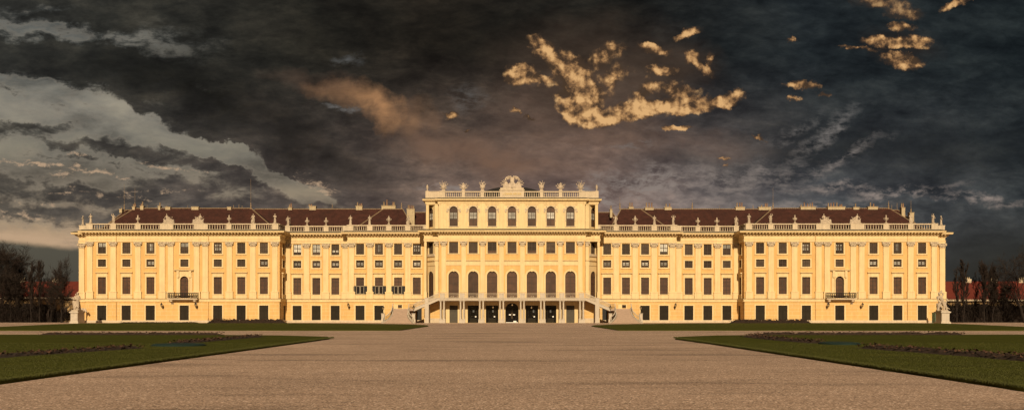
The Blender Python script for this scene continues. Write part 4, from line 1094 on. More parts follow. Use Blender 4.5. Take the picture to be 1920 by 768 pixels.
    rl.box(s*19.8,s*21.2,1.46,1.54,3.78,3.86); tb(rl,'railing',M['ridge'])

# ---------------- ground floor behind the terrace
HG=[]
xsG=[-u*kC for u in ucs]
hd={0:(.84,3.55),6:(.84,3.55),1:(1.12,3.55),5:(1.12,3.55),2:(1.28,3.55),4:(1.28,3.55),3:(1.36,4.05)}
for i,x in enumerate(xsG):
    w_,h_=hd[i]; HG.append((x-w_,x+w_,.02,h_))
stucco_wall(PAL,-14.7,14.7,0,4.9,HG,M['cream'],loc=(0,-1.62,0),arches=[(0,1.36,4.05-1.36,4.05)],name='wall',depth=.5)
for s in (-1,1):
    a,b_=sorted((s*14.7,s*17.46)); stucco_wall(PAL,a,b_,0,4.9,[],M['rustic'],loc=(0,-1.62,0))
    mb=MB(); mb.box(s*17.46,s*17.44,-1.62,3,0,4.9); mb.build('wall',M['rustic'],PAL)
    mb=MB(); mb.box(s*14.8,s*17.5,-1.75,-1.61,0,.95); mb.build('plinth',M['stone'],PAL)
    for j in range(-4,4):
        pass
# jamb pilasters behind the terrace
for u in (127.9,90.6,54.9,19.6,-19.6,-54.9,-90.6,-127.9):
    mb=MB(); x=u*kC; mb.box(x-.5,x+.5,-1.72,-1.61,0,4.47); mb.build('jamb',M['cream'],PAL)
for i,x in enumerate(xsG):
    w_,h_=hd[i]
    if i in (0,6):
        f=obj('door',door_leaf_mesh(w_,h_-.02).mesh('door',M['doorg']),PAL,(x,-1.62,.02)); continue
    fr=MB(); y=-1.25
    arch=(i==3)
    if arch:
        fr.arch_band(x,w_-.1,w_+.01,0.02,4.05-1.36,y-.06,y+.02); fr.box(x-w_,x+w_,y-.05,y+.02,2.62,2.72)
    else:
        fr.box(x-w_,x-w_+.12,y-.06,y+.02,.02,h_); fr.box(x+w_-.12,x+w_,y-.06,y+.02,.02,h_); fr.box(x-w_,x+w_,y-.055,y+.02,h_-.12,h_)
        fr.box(x-w_*.62,x-w_*.62+.07,y-.05,y+.02,.02,h_-.1); fr.box(x+w_*.62-.07,x+w_*.62,y-.05,y+.02,.02,h_-.1); fr.box(x-w_*.6,x+w_*.6,y-.04,y+.02,.02,.95)
    fr.box(x-.05,x+.05,y-.05,y+.02,.02,2.65 if arch else .9)
    d_=fr.build('glass_door',M['door'],PAL)
    pn=MB(); pn.box(x-w_,x+w_,y+.021,y+.05,.02,h_) if not arch else pn.prism([(x-1.36,.02),(x+1.36,.02),(x+1.36,2.69)]+[(x+1.36*cos(pi*k_/14),2.69+1.36*sin(pi*k_/14)) for k_ in range(1,14)]+[(x-1.36,2.69)],y+.021,y+.05)
    pn.build('pane',M['shopglass'],d_)
    rm=MB()
    if arch:
        for q in (-1,1): rm.box(x+q*.42-.2,x+q*.42+.2,y-.09,y-.07,1.55,1.78)
        rm.build('notice',M['white'],d_)
        th=MB(); th.box(x-1.25,x+1.25,-1.75,-1.5,.02,.14); th.box(x+.3,x+.9,y-.2,y-.1,.16,.42); th.build('threshold',M['white'],d_)
        hb=MB()
        for q in (-1,1): hb.tube([(x+q*.12,y-.1,.9),(x+q*.12,y-.1,2.1)],.025,6)
        hb.build('handle',M['ridge'],d_)
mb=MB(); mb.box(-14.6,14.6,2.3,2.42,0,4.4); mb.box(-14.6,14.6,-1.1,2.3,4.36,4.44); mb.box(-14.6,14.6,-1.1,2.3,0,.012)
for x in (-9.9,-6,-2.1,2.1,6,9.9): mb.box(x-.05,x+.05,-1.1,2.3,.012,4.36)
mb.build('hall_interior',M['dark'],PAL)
r=random.Random(5)
for x,w_ in ((-4.06,.7),(-7.9,.6),(4.06,.8),(7.9,.5)):
    mb=MB()
    for j in range(5):
        z=1.3+.45*j
        for q in range(3):
            if r.random()<.75: xx=x+r.uniform(-w_,w_*.5); mb.box(xx,xx+r.uniform(.1,.35),.6,.8,z,z+r.uniform(.12,.3))
    mb.build('shelf_goods',M['shop'],PAL)
    mb=MB(); xx=x+r.uniform(-.2,.4); mb.box(xx,xx+.3,.3,.34,2.0+r.random()*.3,2.6); mb.build('lit_display',M['panel'],PAL)
    mb=MB(); mb.box(x+.35,x+.62,-1.34,-1.31,1.15,1.4); mb.build('notice',M['white'],PAL)
for x,z in ((0.05,3.5),(4.0,2.95),(-3.9,3.0)):
    mb=MB(); mb.lathe([(.05,0),(.13,.08),(.12,.22),(.04,.3)],(x,-.2,z),8); mb.tube([(x,-.2,z+.3),(x,-.2,4.3)],.015,4); mb.build('pendant_lamp',M['bulb'],PAL)

# ---------------- wall lanterns
def wlantern(X,Yw,z,label):
    ln=empty('wall_lantern',(X,Yw,z),label,'lantern','wall lanterns on the ground floor')
    mb=MB(); mb.box(-.08,.08,-.05,0,-.35,.05); mb.tube([(0,-.03,-.25),(0,-.35,-.38),(0,-.75,-.3),(0,-.95,-.08),(0,-.95,.02)],.035,6)
    mb.tube([(0,-.03,0),(0,-.4,-.05),(0,-.6,-.25)],.025,5); mb.build('bracket',M['iron'],ln)
    mb=MB(); mb.lathe([(.12,.0),(.22,.42)],(0,-.95,0),6); mb.build('lantern_glass',M['lglass'],ln)
    mb=MB()
    for a in range(6): mb.tube([(.125*cos(a*pi/3),-.95+.125*sin(a*pi/3),0),(.23*cos(a*pi/3),-.95+.23*sin(a*pi/3),.43)],.018,4)
    mb.lathe([(.27,.42),(.25,.47),(.12,.62),(.06,.68),(.08,.73),(.02,.82)],(0,-.95,0),6); mb.lathe([(.06,-.07),(.14,.0)],(0,-.95,0),6); mb.build('lantern_frame',M['iron'],ln)
for s in (-1,1):
    sd='left' if s<0 else 'right'
    wlantern(s*xs_of(653.6,0),-.12,3.35,f'black wall lantern below the {sd} balcony, on its outer side')
    wlantern(s*xs_of(590,0),-.12,3.35,f'black wall lantern below the {sd} balcony, on its inner side')
    wlantern(s*xs_of(305,3),2.88,3.3,f'black wall lantern between two doors of the {sd} wing')

# ================================================================== GROUND
def gp(px,py):       # ground point seen at a pixel
    d=EYE*F/(py-HZ); return ((px-960)/F*d, d-D)
mb=MB(); mb.quad((-1500,-400,0),(1500,-400,0),(1500,2500,0),(-1500,2500,0))
m,g,b=new_mat('gravel')
geo=g.new('ShaderNodeNewGeometry').outputs['Position']
fine=g.noise(g.mapping(geo,sc=(1,.3,1)),24,4,.8); mid=g.noise(geo,4,5,.7)
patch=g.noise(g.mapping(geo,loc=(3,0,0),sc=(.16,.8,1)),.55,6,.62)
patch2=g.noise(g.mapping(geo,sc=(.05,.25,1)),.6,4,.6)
vo=g.new('ShaderNodeTexVoronoi'); g.put(vo.inputs['Vector'],geo); vo.inputs['Scale'].default_value=30
c=g.ramp(vo.outputs['Color'],[(0,(.13,.088,.06)),(.35,(.30,.205,.145)),(.75,(.52,.365,.27)),(1,(.95,.76,.62))])
f1=g.math('MULTIPLY',g.mrange(fine,.32,.68,.60,1.40),g.mrange(mid,.3,.7,.86,1.14))
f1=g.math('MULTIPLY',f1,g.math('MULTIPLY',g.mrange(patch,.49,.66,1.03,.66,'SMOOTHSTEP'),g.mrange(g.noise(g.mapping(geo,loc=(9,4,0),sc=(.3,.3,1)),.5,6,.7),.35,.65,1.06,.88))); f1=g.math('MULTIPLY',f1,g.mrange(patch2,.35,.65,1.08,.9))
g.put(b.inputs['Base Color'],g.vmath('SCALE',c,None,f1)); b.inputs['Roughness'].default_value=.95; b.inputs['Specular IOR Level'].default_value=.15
hb_=g.math('ADD',g.math('MULTIPLY',vo.outputs['Distance'],.6),g.math('MULTIPLY',mid,.5))
g.put(b.inputs['Normal'],g.bump(hb_,.45,.02)); M['gravel']=m
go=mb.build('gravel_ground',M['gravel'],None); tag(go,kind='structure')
# grass
m,g,b=new_mat('lawn_grass')
geo=g.new('ShaderNodeNewGeometry').outputs['Position']
n1=g.noise(g.mapping(geo,sc=(.35,1,1)),.5,6,.65); n2=g.noise(geo,14,4,.7)
c=g.ramp(n1,[(.3,(.036,.037,.003)),(.55,(.052,.057,.005)),(.75,(.068,.062,.007))])
g.put(b.inputs['Base Color'],g.vmath('SCALE',c,None,g.mrange(n2,.3,.7,.55,1.45))); b.inputs['Roughness'].default_value=.95; b.inputs['Specular IOR Level'].default_value=.1
g.put(b.inputs['Normal'],g.bump(n2,.8,.06)); M['grass']=m
m,g,b=new_mat('grass_blades'); r_=g.new('ShaderNodeNewGeometry').outputs['Position']
g.put(b.inputs['Base Color'],g.vmath('SCALE',(.052,.054,.005),None,g.mrange(g.noise(r_,9,2,.6),.3,.7,.6,1.4))); b.inputs['Roughness'].default_value=.9; M['blade']=m
M['soil']=mat('bed_soil',(.026,.015,.009),.98,.45,4,0,.8,9)
M['deadleaf']=mat('withered_plants',(.062,.030,.016),.95,.6,3)
def dist_poly(pts): return [(x,d-D) for x,d in pts]
def lawn(name,poly,label):
    mb=MB(); pl=[]
    # resample borders with slight irregularity
    r=random.Random(len(poly))
    for i in range(len(poly)):
        a=Vector(poly[i]); b_=Vector(poly[(i+1)%len(poly)]); L=(b_-a).length; n=max(1,int(L/1.2))
        for j in range(n):
            p=a+(b_-a)*(j/n); pl.append((p.x+r.uniform(-.05,.05),p.y+r.uniform(-.05,.05)))
    n=len(pl)
    mb.add([(x,y,.075) for x,y in pl],[tuple(range(n))])
    mb.add([(x,y,.075) for x,y in pl]+[(x,y,-.02) for x,y in pl],[(i,(i+1)%n,(i+1)%n+n,i+n) for i in range(n)])
    o=mb.build('lawn',M['grass'],None); tag(o,kind='structure'); return pl
NL=dist_poly([(-12.45,14),(-12.45,50),(-12.6,62),(-13.6,66.5),(-18,70.5),(-27,73),(-34,73.4),(-75,73.6),(-75,14)])
NR=dist_poly([(11.3,14),(75,14),(75,73.6),(32,73.4),(25,73),(16,70.5),(12.2,66),(11.1,61),(11.3,50)])
FL=dist_poly([(-11.8,95),(-11.9,128),(-13,138),(-16,147),(-21,155),(-28,163),(-38,170),(-50,173.2),(-76,173.6),(-80,168),(-77,152),(-68,118),(-60,100),(-58,94.2)])
FR=dist_poly([(11.2,95),(58,94.2),(60,100),(68,118),(77,152),(80,168),(76,173.4),(50,173.2),(38,170),(28,163),(21,155),(16,147),(12.6,138),(11.3,128)])
for nm,pl in (('near left',NL),('near right',NR),('far left',FL),('far right',FR)): lawn('lawn',pl,nm)
# tufts along the borders and over the near lawns
mb=MB(); r=random.Random(3)
def blade(x,y,h,w):
    a=r.uniform(0,pi); dx=cos(a)*w; dy=sin(a)*w; lx=r.uniform(-.4,.4)*h; ly=r.uniform(-.4,.4)*h
    n=len(mb.v); mb.v.extend([(x-dx,y-dy,.06),(x+dx,y+dy,.06),(x+lx,y+ly,.06+h)]); mb.f.append((n,n+1,n+2)); mb.m.append(0)
for xe,s in ((-12.45,-1),(11.3,1)):
    for i in range(26000):
        d=16+47*r.random()**1.4; blade(xe+s*abs(r.gauss(-.01,.09)),d-D,r.uniform(.04,.11),.006+.0006*d*.3)
    for i in range(45000):
        d=18+34*r.random()**1.3; blade(xe+s*r.uniform(.1,min(.57*d-10,18)),d-D,r.uniform(.02,.045),.005+.0003*d)
o=mb.build('grass_tufts',M['blade'],None,recalc=False); tag(o,kind='stuff')
# flower beds: ridges of dug soil with withered plants
def bed(pts,w,h,label,seed,dead=.6):
    r=random.Random(seed); mb=MB(); pts=[Vector(p) for p in pts]; 
    L=sum((b_-a).length for a,b_ in zip(pts,pts[1:])); n=int(L/.22); c=8
    vs=[]
    for i in range(n+1):
        t=i/n*(len(pts)-1); k=min(int(t),len(pts)-2); p=pts[k].lerp(pts[k+1],t-k); d=(pts[k+1]-pts[k]).normalized(); nn=Vector((-d.y,d.x))
        ends=min(1,i/4,(n-i)/4)
        for j in range(c+1):
            u=j/c*2-1; q=p+nn*(u*w/2*(.85+.3*r.random())); z=.076+(h*(1-u*u)*(.35+.8*r.random())*ends if abs(u)<1 else 0)
            vs.append((q.x,q.y,z))
    mb.add(vs,[(i*(c+1)+j,(i+1)*(c+1)+j,(i+1)*(c+1)+j+1,i*(c+1)+j+1) for i in range(n) for j in range(c)])
    o=empty('flower_bed',(pts[0].x,pts[0].y,0),label,'flower bed')
    mb.v=[(x-pts[0].x,y-pts[0].y,z) for x,y,z in mb.v]
    mb.build('soil',M['soil'],o,smooth=False)
    mb=MB()
    cnt=int(L*w*30)
    for _ in range(cnt):
        t=r.random()*(len(pts)-1); k=min(int(t),len(pts)-2); p=pts[k].lerp(pts[k+1],t-k); d=(pts[k+1]-pts[k]).normalized(); nn=Vector((-d.y,d.x))
        q=p+nn*r.uniform(-w/2,w/2)*.9; s_=r.uniform(.03,.10); z=.076+h*r.uniform(.2,1.15); a=r.uniform(0,6.3); e=r.uniform(-.8,.8)
        v=[(q.x+s_*cos(a),q.y+s_*sin(a),z),(q.x+s_*cos(a+2.1),q.y+s_*sin(a+2.1),z+s_*e),(q.x+s_*cos(a+4.2),q.y+s_*sin(a+4.2),z+s_*.9)]
        mb.add([(a_-pts[0].x,b_-pts[0].y,c_) for a_,b_,c_ in v],[(0,1,2)])
    tag(mb.build('withered_plants',M['deadleaf'],o,recalc=False),kind='stuff')
def dl(*p): return [(x,d-D) for x,d in p]
bed(dl((-19.8,26),(-19.5,36),(-18.2,44)),.95,.15,'long bed of dug brown soil running along the near left lawn, nearest the viewer',1)
bed(dl((-18.8,50),(-18.6,57),(-18.5,66)),1.0,.15,'short soil bed on the near left lawn beyond the gap with the teal cover',2)
bed(dl((-38,72.2),(-30,72.2),(-23,71.8)),.7,.2,'straight soil bed along the far edge of the near left lawn',3)
bed(dl((18.3,26),(18.2,35),(17.2,44)),1.05,.2,'long bumpy bed of withered brown plants on the near right lawn, nearest the viewer',4)
bed(dl((17.4,51),(17.0,58),(17.3,66)),1.1,.18,'short bed of withered plants on the near right lawn beyond the teal cover',5)
bed(dl((19.5,72.2),(28,72.2),(36.4,72.2)),.8,.22,'straight soil bed along the far edge of the near right lawn',6)
bed(dl((-58,172),(-53,171.8),(-43,171.5)),2.6,.75,'dark mound of soil on the far left lawn in front of the palace doors',7)
bed(dl((41.5,171.5),(50,171.8),(57,172)),2.6,.7,'dark mound of soil on the far right lawn in front of the palace doors',8)
bed(dl((-75,171.5),(-66,172),(-60,172.5)),.7,.2,'thin soil strip at the back edge of the far left lawn near the sculpture',9)
for (x,d,rx,ry,sd) in ((-17.4,47.0,1.35,1.2,'left'),(18.0,49.5,1.05,1.3,'right')):
    mb=MB(); mb.lathe([(.98,0),(1,.05),(.93,.10),(.6,.125),(.2,.13)],(0,0,.076),28,rx,ry); mb.lathe([(1.03,0),(1.03,.04),(.99,.04)],(0,0,.076),28,rx,ry)
    o=mb.build('round_cover',M['teal'],None,loc=(x,d-D,0)); tag(o,f'flat round dark teal cover between soil beds on the near {sd} lawn','cover')

# ================================================================== BACKGROUND BUILDINGS, HEDGES, TREES
for s in (-1,1):
    sd='left' if s<0 else 'right'
    Yb=28.0; x0=93; x1=150
    O=empty('long_building',(s*120,Yb,0),f'low pale outbuilding with a long dark red roof beyond the trees on the {sd}','building')
    zr=PZ(527,34); ze=PZ(562 if s>0 else 557.5,Yb)
    mb=MB(); mb.box(x0-120,x1-120,0,10,0,ze); 
    if s<0: mb.v=[(-a,b_,c) for a,b_,c in mb.v]
    w=mb.build('wall',M['farwall'],O)
    mb=MB(); xa,xb_=sorted((s*(x0-120),s*(x1-120)))
    mb.prismx([(-.5,ze+.1),(6,zr),(12.5,ze+.1)],xa,xb_); rf=mb.build('roof',M['farroof'],O)
    mb=MB(); mb.box(xa,xb_,-.7,-.3,ze-.25,ze+.12); mb.build('eaves',M['stone'],O)
    n=11
    for j in range(n):
        x=xa+(xb_-xa)*(j+.5)/n
        mb=MB(); mb.box(x-.6,x+.6,-.06,.05,1.2,3.4); wd=mb.build('window',M['frame'],O)
    r=random.Random(4)
    for j in range(8):
        x=xa+(xb_-xa)*(j+.3+r.random()*.5)/8; mb=MB(); mb.box(x-.8,x+.8,5.5,6.5,zr-.6,zr+.55); c_=mb.build('chimney',M['stone'],rf)
        for q in (-.4,.1,.5):
            mb=MB(); mb.lathe([(.14,0),(.12,.4),(.16,.45)],(x+q,6,zr+.55),6); mb.build('chimney_pot',M['chim'],c_)
def twig_mass(name,x0,x1,y0,y1,h,n,seed,label,cat,holes=()):
    """rough winter hedge: stems and twigs filling a long volume"""
    r=random.Random(seed); cx=(x0+x1)/2; cy=(y0+y1)/2
    O=empty(name,(cx,cy,0),label,cat); mb=MB()
    for i in range(n):
        x=r.uniform(x0,x1); y=r.uniform(y0,y1); top=h*(.82+.16*sin(x*1.7)+.1*sin(x*4.3+1)+r.uniform(-.12,.12))
        z=top*r.random()**.75; L=r.uniform(.35,1.1); a=r.uniform(0,2*pi); e=r.uniform(.1,1.4); w=r.uniform(.02,.055)
        d=Vector((cos(a)*cos(e),sin(a)*cos(e),sin(e)))*L; sd_=Vector((-sin(a),cos(a),0))*w
        p=Vector((x-cx,y-cy,z))
        mb.add([tuple(p-sd_),tuple(p+sd_),tuple(p+d+sd_*.3),tuple(p+d-sd_*.3)],[(0,1,2,3)])
    tag(mb.build('twigs',M['twig'],O,recalc=False),kind='stuff')
    mb=MB()
    for i in range(int((x1-x0)*1.2)):
        x=r.uniform(x0,x1)-cx; y=r.uniform(y0,y1)-cy; mb.tube([(x,y,0),(x+r.uniform(-.3,.3),y,h*.5),(x+r.uniform(-.5,.5),y,h*.9)],[.07,.05,.02],5)
    tag(mb.build('stems',M['bark'],O),kind='stuff')
twig_mass('hedge',-140,-99.5,5,11,4.3,26000,1,'dense dark leafless hedge at the left edge in front of the long building','hedge')
twig_mass('hedge',-99.5,-93.5,8,11,2.6,2600,2,'low open tangle of bushes right beside the left end of the palace','bushes')
twig_mass('hedge',92.6,140,6,12,4.5,32000,3,'dense dark leafless hedge at the right edge in front of the long building','hedge')
# closed dark clipped hedge body behind the twigs
for s,x0,x1 in ((-1,-141,-99),(1,93.4,141)):
    r=random.Random(9); mb=MB(); nx=int((x1-x0)/.8); pr=[]
    vs=[];
    for i in range(nx+1):
        x=x0+(x1-x0)*i/nx
        for j,(yy,zz) in enumerate(((8,0),(7.6,1.4),(7.7,2.8),(8.4,3.7),(9.6,3.8),(10.4,2.6),(10.6,0))):
            vs.append((x,yy+r.uniform(-.4,.4),zz*(1+(r.uniform(-.2,.12) if zz else 0))))
    mb.add(vs,[(i*7+j,(i+1)*7+j,(i+1)*7+j+1,i*7+j+1) for i in range(nx) for j in range(6)])
    o=mb.build('evergreen_hedge',M['twig'],None,recalc=False); tag(o,f'solid dark evergreen hedge behind the bare hedge on the {"left" if s<0 else "right"}','hedge')

def tree(px,Y,top,spread,trunk,upright,seed,label,den=1.0,lean=0,tr=.2):
    """bare winter tree: trunk and crown of branching twigs"""
    r=random.Random(seed); k=(D+Y)/F; X=(px-960)*k; H=PZ(top,Y); SP=spread*k/2
    O=empty('bare_tree',(X,Y,0),label,'tree'); tk=MB(); cr=MB()
    def grow(p,d,L,rad,depth):
        pts=[p]; rs=[rad]; n=4 if depth<3 else 3
        for i in range(n):
            d=(d+Vector((r.gauss(0,.13),r.gauss(0,.13),r.gauss(0,.07)+ .10*upright))).normalized()
            p=p+d*(L/n); pts.append(p); rs.append(rad*(1-.45*(i+1)/n))
        cr.tube(pts,[max(q_,.026) for q_ in rs],5 if depth<2 else (4 if depth<3 else 3))
        if depth>=5 or L<.25: return
        m=int((3.6,4.0,4.2,4.0,3.2)[min(depth,4)]*den+r.random())
        for j in range(m):
            t=.25+.75*(j+r.random())/m; q=min(int(t*n),n-1); pp=pts[q].lerp(pts[q+1],t*n-q)
            a=r.uniform(0,2*pi); sp=r.uniform(.45,1.0)*(1.15-.75*upright)
            ax=d.orthogonal().normalized(); ax.rotate(Matrix.Rotation(a,3,d)); nd=(d+ax*sp).normalized()
            if nd.z<-.1: nd.z*=.3
            grow(pp,nd,L*r.uniform(.5,.72),rs[q]*.6,depth+1)
    base=Vector((0,0,0)); pts=[base]; rs=[tr*1.25]; n=7; TH=H*trunk
    for i in range(n):
        pts.append(Vector((lean*(i+1)/n+r.gauss(0,.08),r.gauss(0,.08),TH*(i+1)/n))); rs.append(tr*(1-.6*(i+1)/n))
    tk.tube(pts,rs,8); tk.build('trunk',M['bark'],O)
    nb=int((15 if upright>.6 else 13)*den)
    for j in range(nb):
        t=.22+.78*(j+.5*r.random())/nb; q=min(int(t*n),n-1); pp=pts[q].lerp(pts[q+1],t*n-q)
        a=j*2.4+r.uniform(-.4,.4); up=.45+1.6*upright+1.4*t
        nd=Vector((cos(a),sin(a),up)).normalized()
        reach=SP/max(.25,sqrt(nd.x**2+nd.y**2)); L=min(reach*(1.15-.55*abs(t-.45)),(H-pp.z)/max(nd.z,.2))*.72
        grow(pp,nd,max(L,.8),rs[q]*.55,1)
    grow(pts[-1],Vector((0,0,1)),max(.8,(H-TH)*.75),rs[-1],1)
    zs=sorted(v[2] for v in cr.v); zmax=zs[int(len(zs)*.9985)]; ws=sorted(abs(v[0]-lean*.6) for v in cr.v); wmax=ws[int(len(ws)*.985)]
    fz=H/zmax; fx=SP/wmax; z0=H*.1
    cr.v=[(x*fx,y*fx,z*fz) for x,y,z in cr.v]
    cr.build('crown',M['twig'],O,recalc=False)
    for o_ in O.children:
        if o_.name.startswith('trunk'): o_.scale=(1,1,fz)
TL=[(4,9,455,92,.55,.15,1,'broad dense bare tree with a rounded crown cut by the left edge',1.25,0,.3),
    (36,11,478,34,.7,.5,2,'medium bare tree just right of the broad left tree',1.0,0,.18),
    (58,4,492,16,.8,.95,3,'slim upright bare tree, thinner of the two before the left red roof',1,0,.12),
    (74,5,487,20,.8,.9,4,'slim upright bare tree, taller of the two before the left red roof',1,0,.13),
    (116,3,484,46,.5,.35,5,'vase shaped bare tree nearest the left end of the palace',1.05,0,.2),
    (96,7,508,30,.6,.4,6,'small bare tree half hidden behind the vase shaped left tree',1,0,.12),
    (20,6,500,50,.45,.3,12,'low spreading bare tree under the broad left tree',1.1,0,.15)]
TR=[(1794,4,501,14,.8,.95,21,'slim bare tree nearest the right end of the palace',.9,0,.15),
    (1806,5,486,17,.8,.9,22,'tall slim bare tree, second from the right end of the palace',1,.2,.15),
    (1830,8,508,14,.75,.8,23,'small thin bare tree between the tall slim trees on the right',.8,0,.1),
    (1845,4,488,20,.8,.85,24,'tall slim bare tree in front of the middle of the right red roof',1,0,.15),
    (1862,6,496,20,.75,.9,25,'dense narrow bare tree just left of the big right edge tree',1.2,0,.15),
    (1922,2,460,100,.5,.1,26,'big bare tree with wide arching branches cut by the right edge',.95,-2.2,.34),
    (1888,9,522,34,.55,.3,27,'low bushy bare tree under the big right edge tree',1.1,0,.14)]
for a in TL+TR: tree(*a)

# ================================================================== SKY
SUN_EL=27.0
W=bpy.data.worlds.new('World'); S.world=W; W.use_nodes=True
g=NG(W.node_tree); bg=W.node_tree.nodes['Background']
tc=g.new('ShaderNodeTexCoord').outputs['Generated']
sp=g.new('ShaderNodeSeparateXYZ'); g.put(sp.inputs[0],tc); dx,dy,dz=sp.outputs
ym=g.math('MAXIMUM',dy,.2)
P=g.new('ShaderNodeCombineXYZ')     # direction coordinates: tangent of azimuth / elevation, in units of 0.0593 (=100/F)
g.put(P.inputs[0],g.math('MULTIPLY_ADD',g.math('DIVIDE',dx,ym),F/100,9.6)); g.put(P.inputs[1],g.math('MULTIPLY_ADD',g.math('DIVIDE',dz,ym),-F/100,5.89))
P=P.outputs[0]
wn=g.noise(P,.9,5,.62,out=1); wn=g.vmath('SUBTRACT',wn,(.5,.5,.5))
PW=g.vmath('MULTIPLY_ADD',wn,(1.5,.9,0),P)                     # softly warped
PW=g.vmath('MULTIPLY',PW,(1,1,0))
wf=g.noise(P,3.2,6,.68,out=1); wf=g.vmath('SUBTRACT',wf,(.5,.5,.5))
PF=g.vmath('MULTIPLY',g.vmath('MULTIPLY_ADD',wf,(.42,.34,0),g.vmath('MULTIPLY_ADD',wn,(.5,.3,0),P)),(1,1,0))
def blob(src,x,y,sx,sy,rot=0):
    v=g.mapping(src,loc=(x/100,y/100,0),rot=(0,0,radians(rot)),sc=(sx/100,sy/100,1),typ='TEXTURE')
    n=g.new('ShaderNodeTexGradient',gradient_type='SPHERICAL'); g.put(n.inputs[0],v); return n.outputs['Fac']
def total(src,lst):
    acc=None
    for it in lst:
        x,y,sx,sy,rot,w=it; v=blob(src,x,y,sx,sy,rot)
        acc=g.math('MULTIPLY',v,w) if acc is None else g.math('MULTIPLY_ADD',v,w,acc)
    return acc
rotP=g.mapping(P,rot=(0,0,radians(-24)),sc=(.55,1.25,1))
nA=g.noise(rotP,1.0,9,.6,.3); nB=g.noise(P,2.2,8,.62,.2); nC=g.noise(g.mapping(P,sc=(.45,1.3,1)),1.3,8,.6,.3)
# base colour of the dark cloud deck
sq_=g.new('ShaderNodeSeparateXYZ'); g.put(sq_.inputs[0],g.vmath('MULTIPLY_ADD',wn,(.5,.22,0),P)); wpx,wpy=sq_.outputs[0],sq_.outputs[1]
sx_=g.new('ShaderNodeSeparateXYZ'); g.put(sx_.inputs[0],PW); wx,wy=sx_.outputs[0],sx_.outputs[1]
nF=g.noise(g.mapping(P,rot=(0,0,radians(-14)),sc=(.8,1.9,1)),2.3,9,.66,.4)
nG=g.noise(g.mapping(P,loc=(5,2,0),rot=(0,0,radians(-8)),sc=(.9,2.0,1)),4.5,8,.7,.2)
top=g.ramp(g.mrange(wx,0,19.2),[(0,(.030,.030,.026)),(.3,(.0150,.0142,.0115)),(.42,(.0155,.0130,.0100)),(.6,(.0125,.0122,.0105)),(.78,(.013,.0170,.0195)),(1,(.0105,.0145,.0165))])
low=g.ramp(g.mrange(wx,0,19.2),[(0,(.085,.074,.060)),(.18,(.080,.068,.060)),(.33,(.095,.075,.064)),(.45,(.185,.130,.105)),(.58,(.25,.175,.148)),(.67,(.155,.128,.12)),(.8,(.085,.088,.092)),(1,(.034,.039,.042))])
hz=g.math('POWER',g.mrange(wy,.9,4.0,0,1),1.7)
deck=g.mix(hz,top,low)
deck=g.mix(1,deck,g.ramp(nA,[(.32,(.58,.58,.62)),(.5,(1,1,1)),(.68,(1.75,1.66,1.55))]),'MULTIPLY')
deck=g.mix(1,deck,g.ramp(nF,[(.34,(.72,.72,.74)),(.5,(1,1,1)),(.66,(1.38,1.34,1.28))]),'MULTIPLY')
deck=g.mix(1,deck,g.ramp(nG,[(.35,(.88,.88,.88)),(.65,(1.14,1.13,1.12))]),'MULTIPLY')
dk=total(PW,[(430,200,330,80,28,.7),(200,130,300,60,10,.4),(620,300,170,40,30,.5),(900,60,400,90,0,.3),(1260,305,90,26,5,.5),(1480,280,220,60,-10,.6),(1750,290,300,70,0,.7),(1500,215,200,60,-10,.3),(1660,385,220,14,0,.5),(960,250,110,26,0,.25)])
dk=g.math('MULTIPLY',dk,g.mrange(nF,.35,.6,.6,1.25))
deck=g.vmath('SCALE',deck,None,g.mrange(dk,0,1,1,.28))
# brown glow inside the deck
g1=total(PW,[(840,270,240,50,24,.7),(930,310,260,50,10,.6),(1080,320,200,60,0,.5),(1030,240,200,80,-10,.5),(1230,265,240,40,5,.55),(1130,140,260,140,0,.3),(620,165,160,30,12,.5)])
g1=g.math('MULTIPLY',g1,g.mrange(nA,.34,.62,.25,1.3))
col=g.mix(g.math('MULTIPLY',g1,.75,clamp=True),deck,(.165,.095,.062))
g2=total(PW,[(650,178,100,26,14,.55),(708,205,70,40,50,1.0),(725,225,50,34,60,.55),(775,225,50,46,40,.45)])
g2=g.math('MULTIPLY',g2,g.mrange(nF,.3,.65,.55,1.2)); 
col=g.mix(g.math('MULTIPLY',g2,.72,clamp=True),col,(.36,.185,.085))
# grey light patches near the horizon
gr=total(PW,[(1370,335,280,36,-8,.75),(1600,290,110,16,-28,.8),(1560,238,110,22,-35,.9),(1490,240,90,14,-30,.7),(1700,357,120,14,-5,1.3),(1830,372,110,10,6,1.0),(1570,352,130,12,0,1.0),(1180,345,120,22,10,1.1),(820,350,70,10,5,1.1),(1240,335,60,20,30,.9),(1540,385,160,12,0,.9),(1130,365,90,16,15,1.0),(650,120,40,14,0,.5),(640,205,40,9,5,1.0),(1170,270,50,10,0,.9),(880,185,60,30,0,.5)])
gr=g.math('MULTIPLY',gr,g.mrange(g.math('MULTIPLY_ADD',nG,.5,g.math('MULTIPLY',nF,.5)),.45,.62,0,1.5),clamp=True)
col=g.mix(gr,col,g.mix(hz,(.095,.10,.10),(.27,.215,.185)))
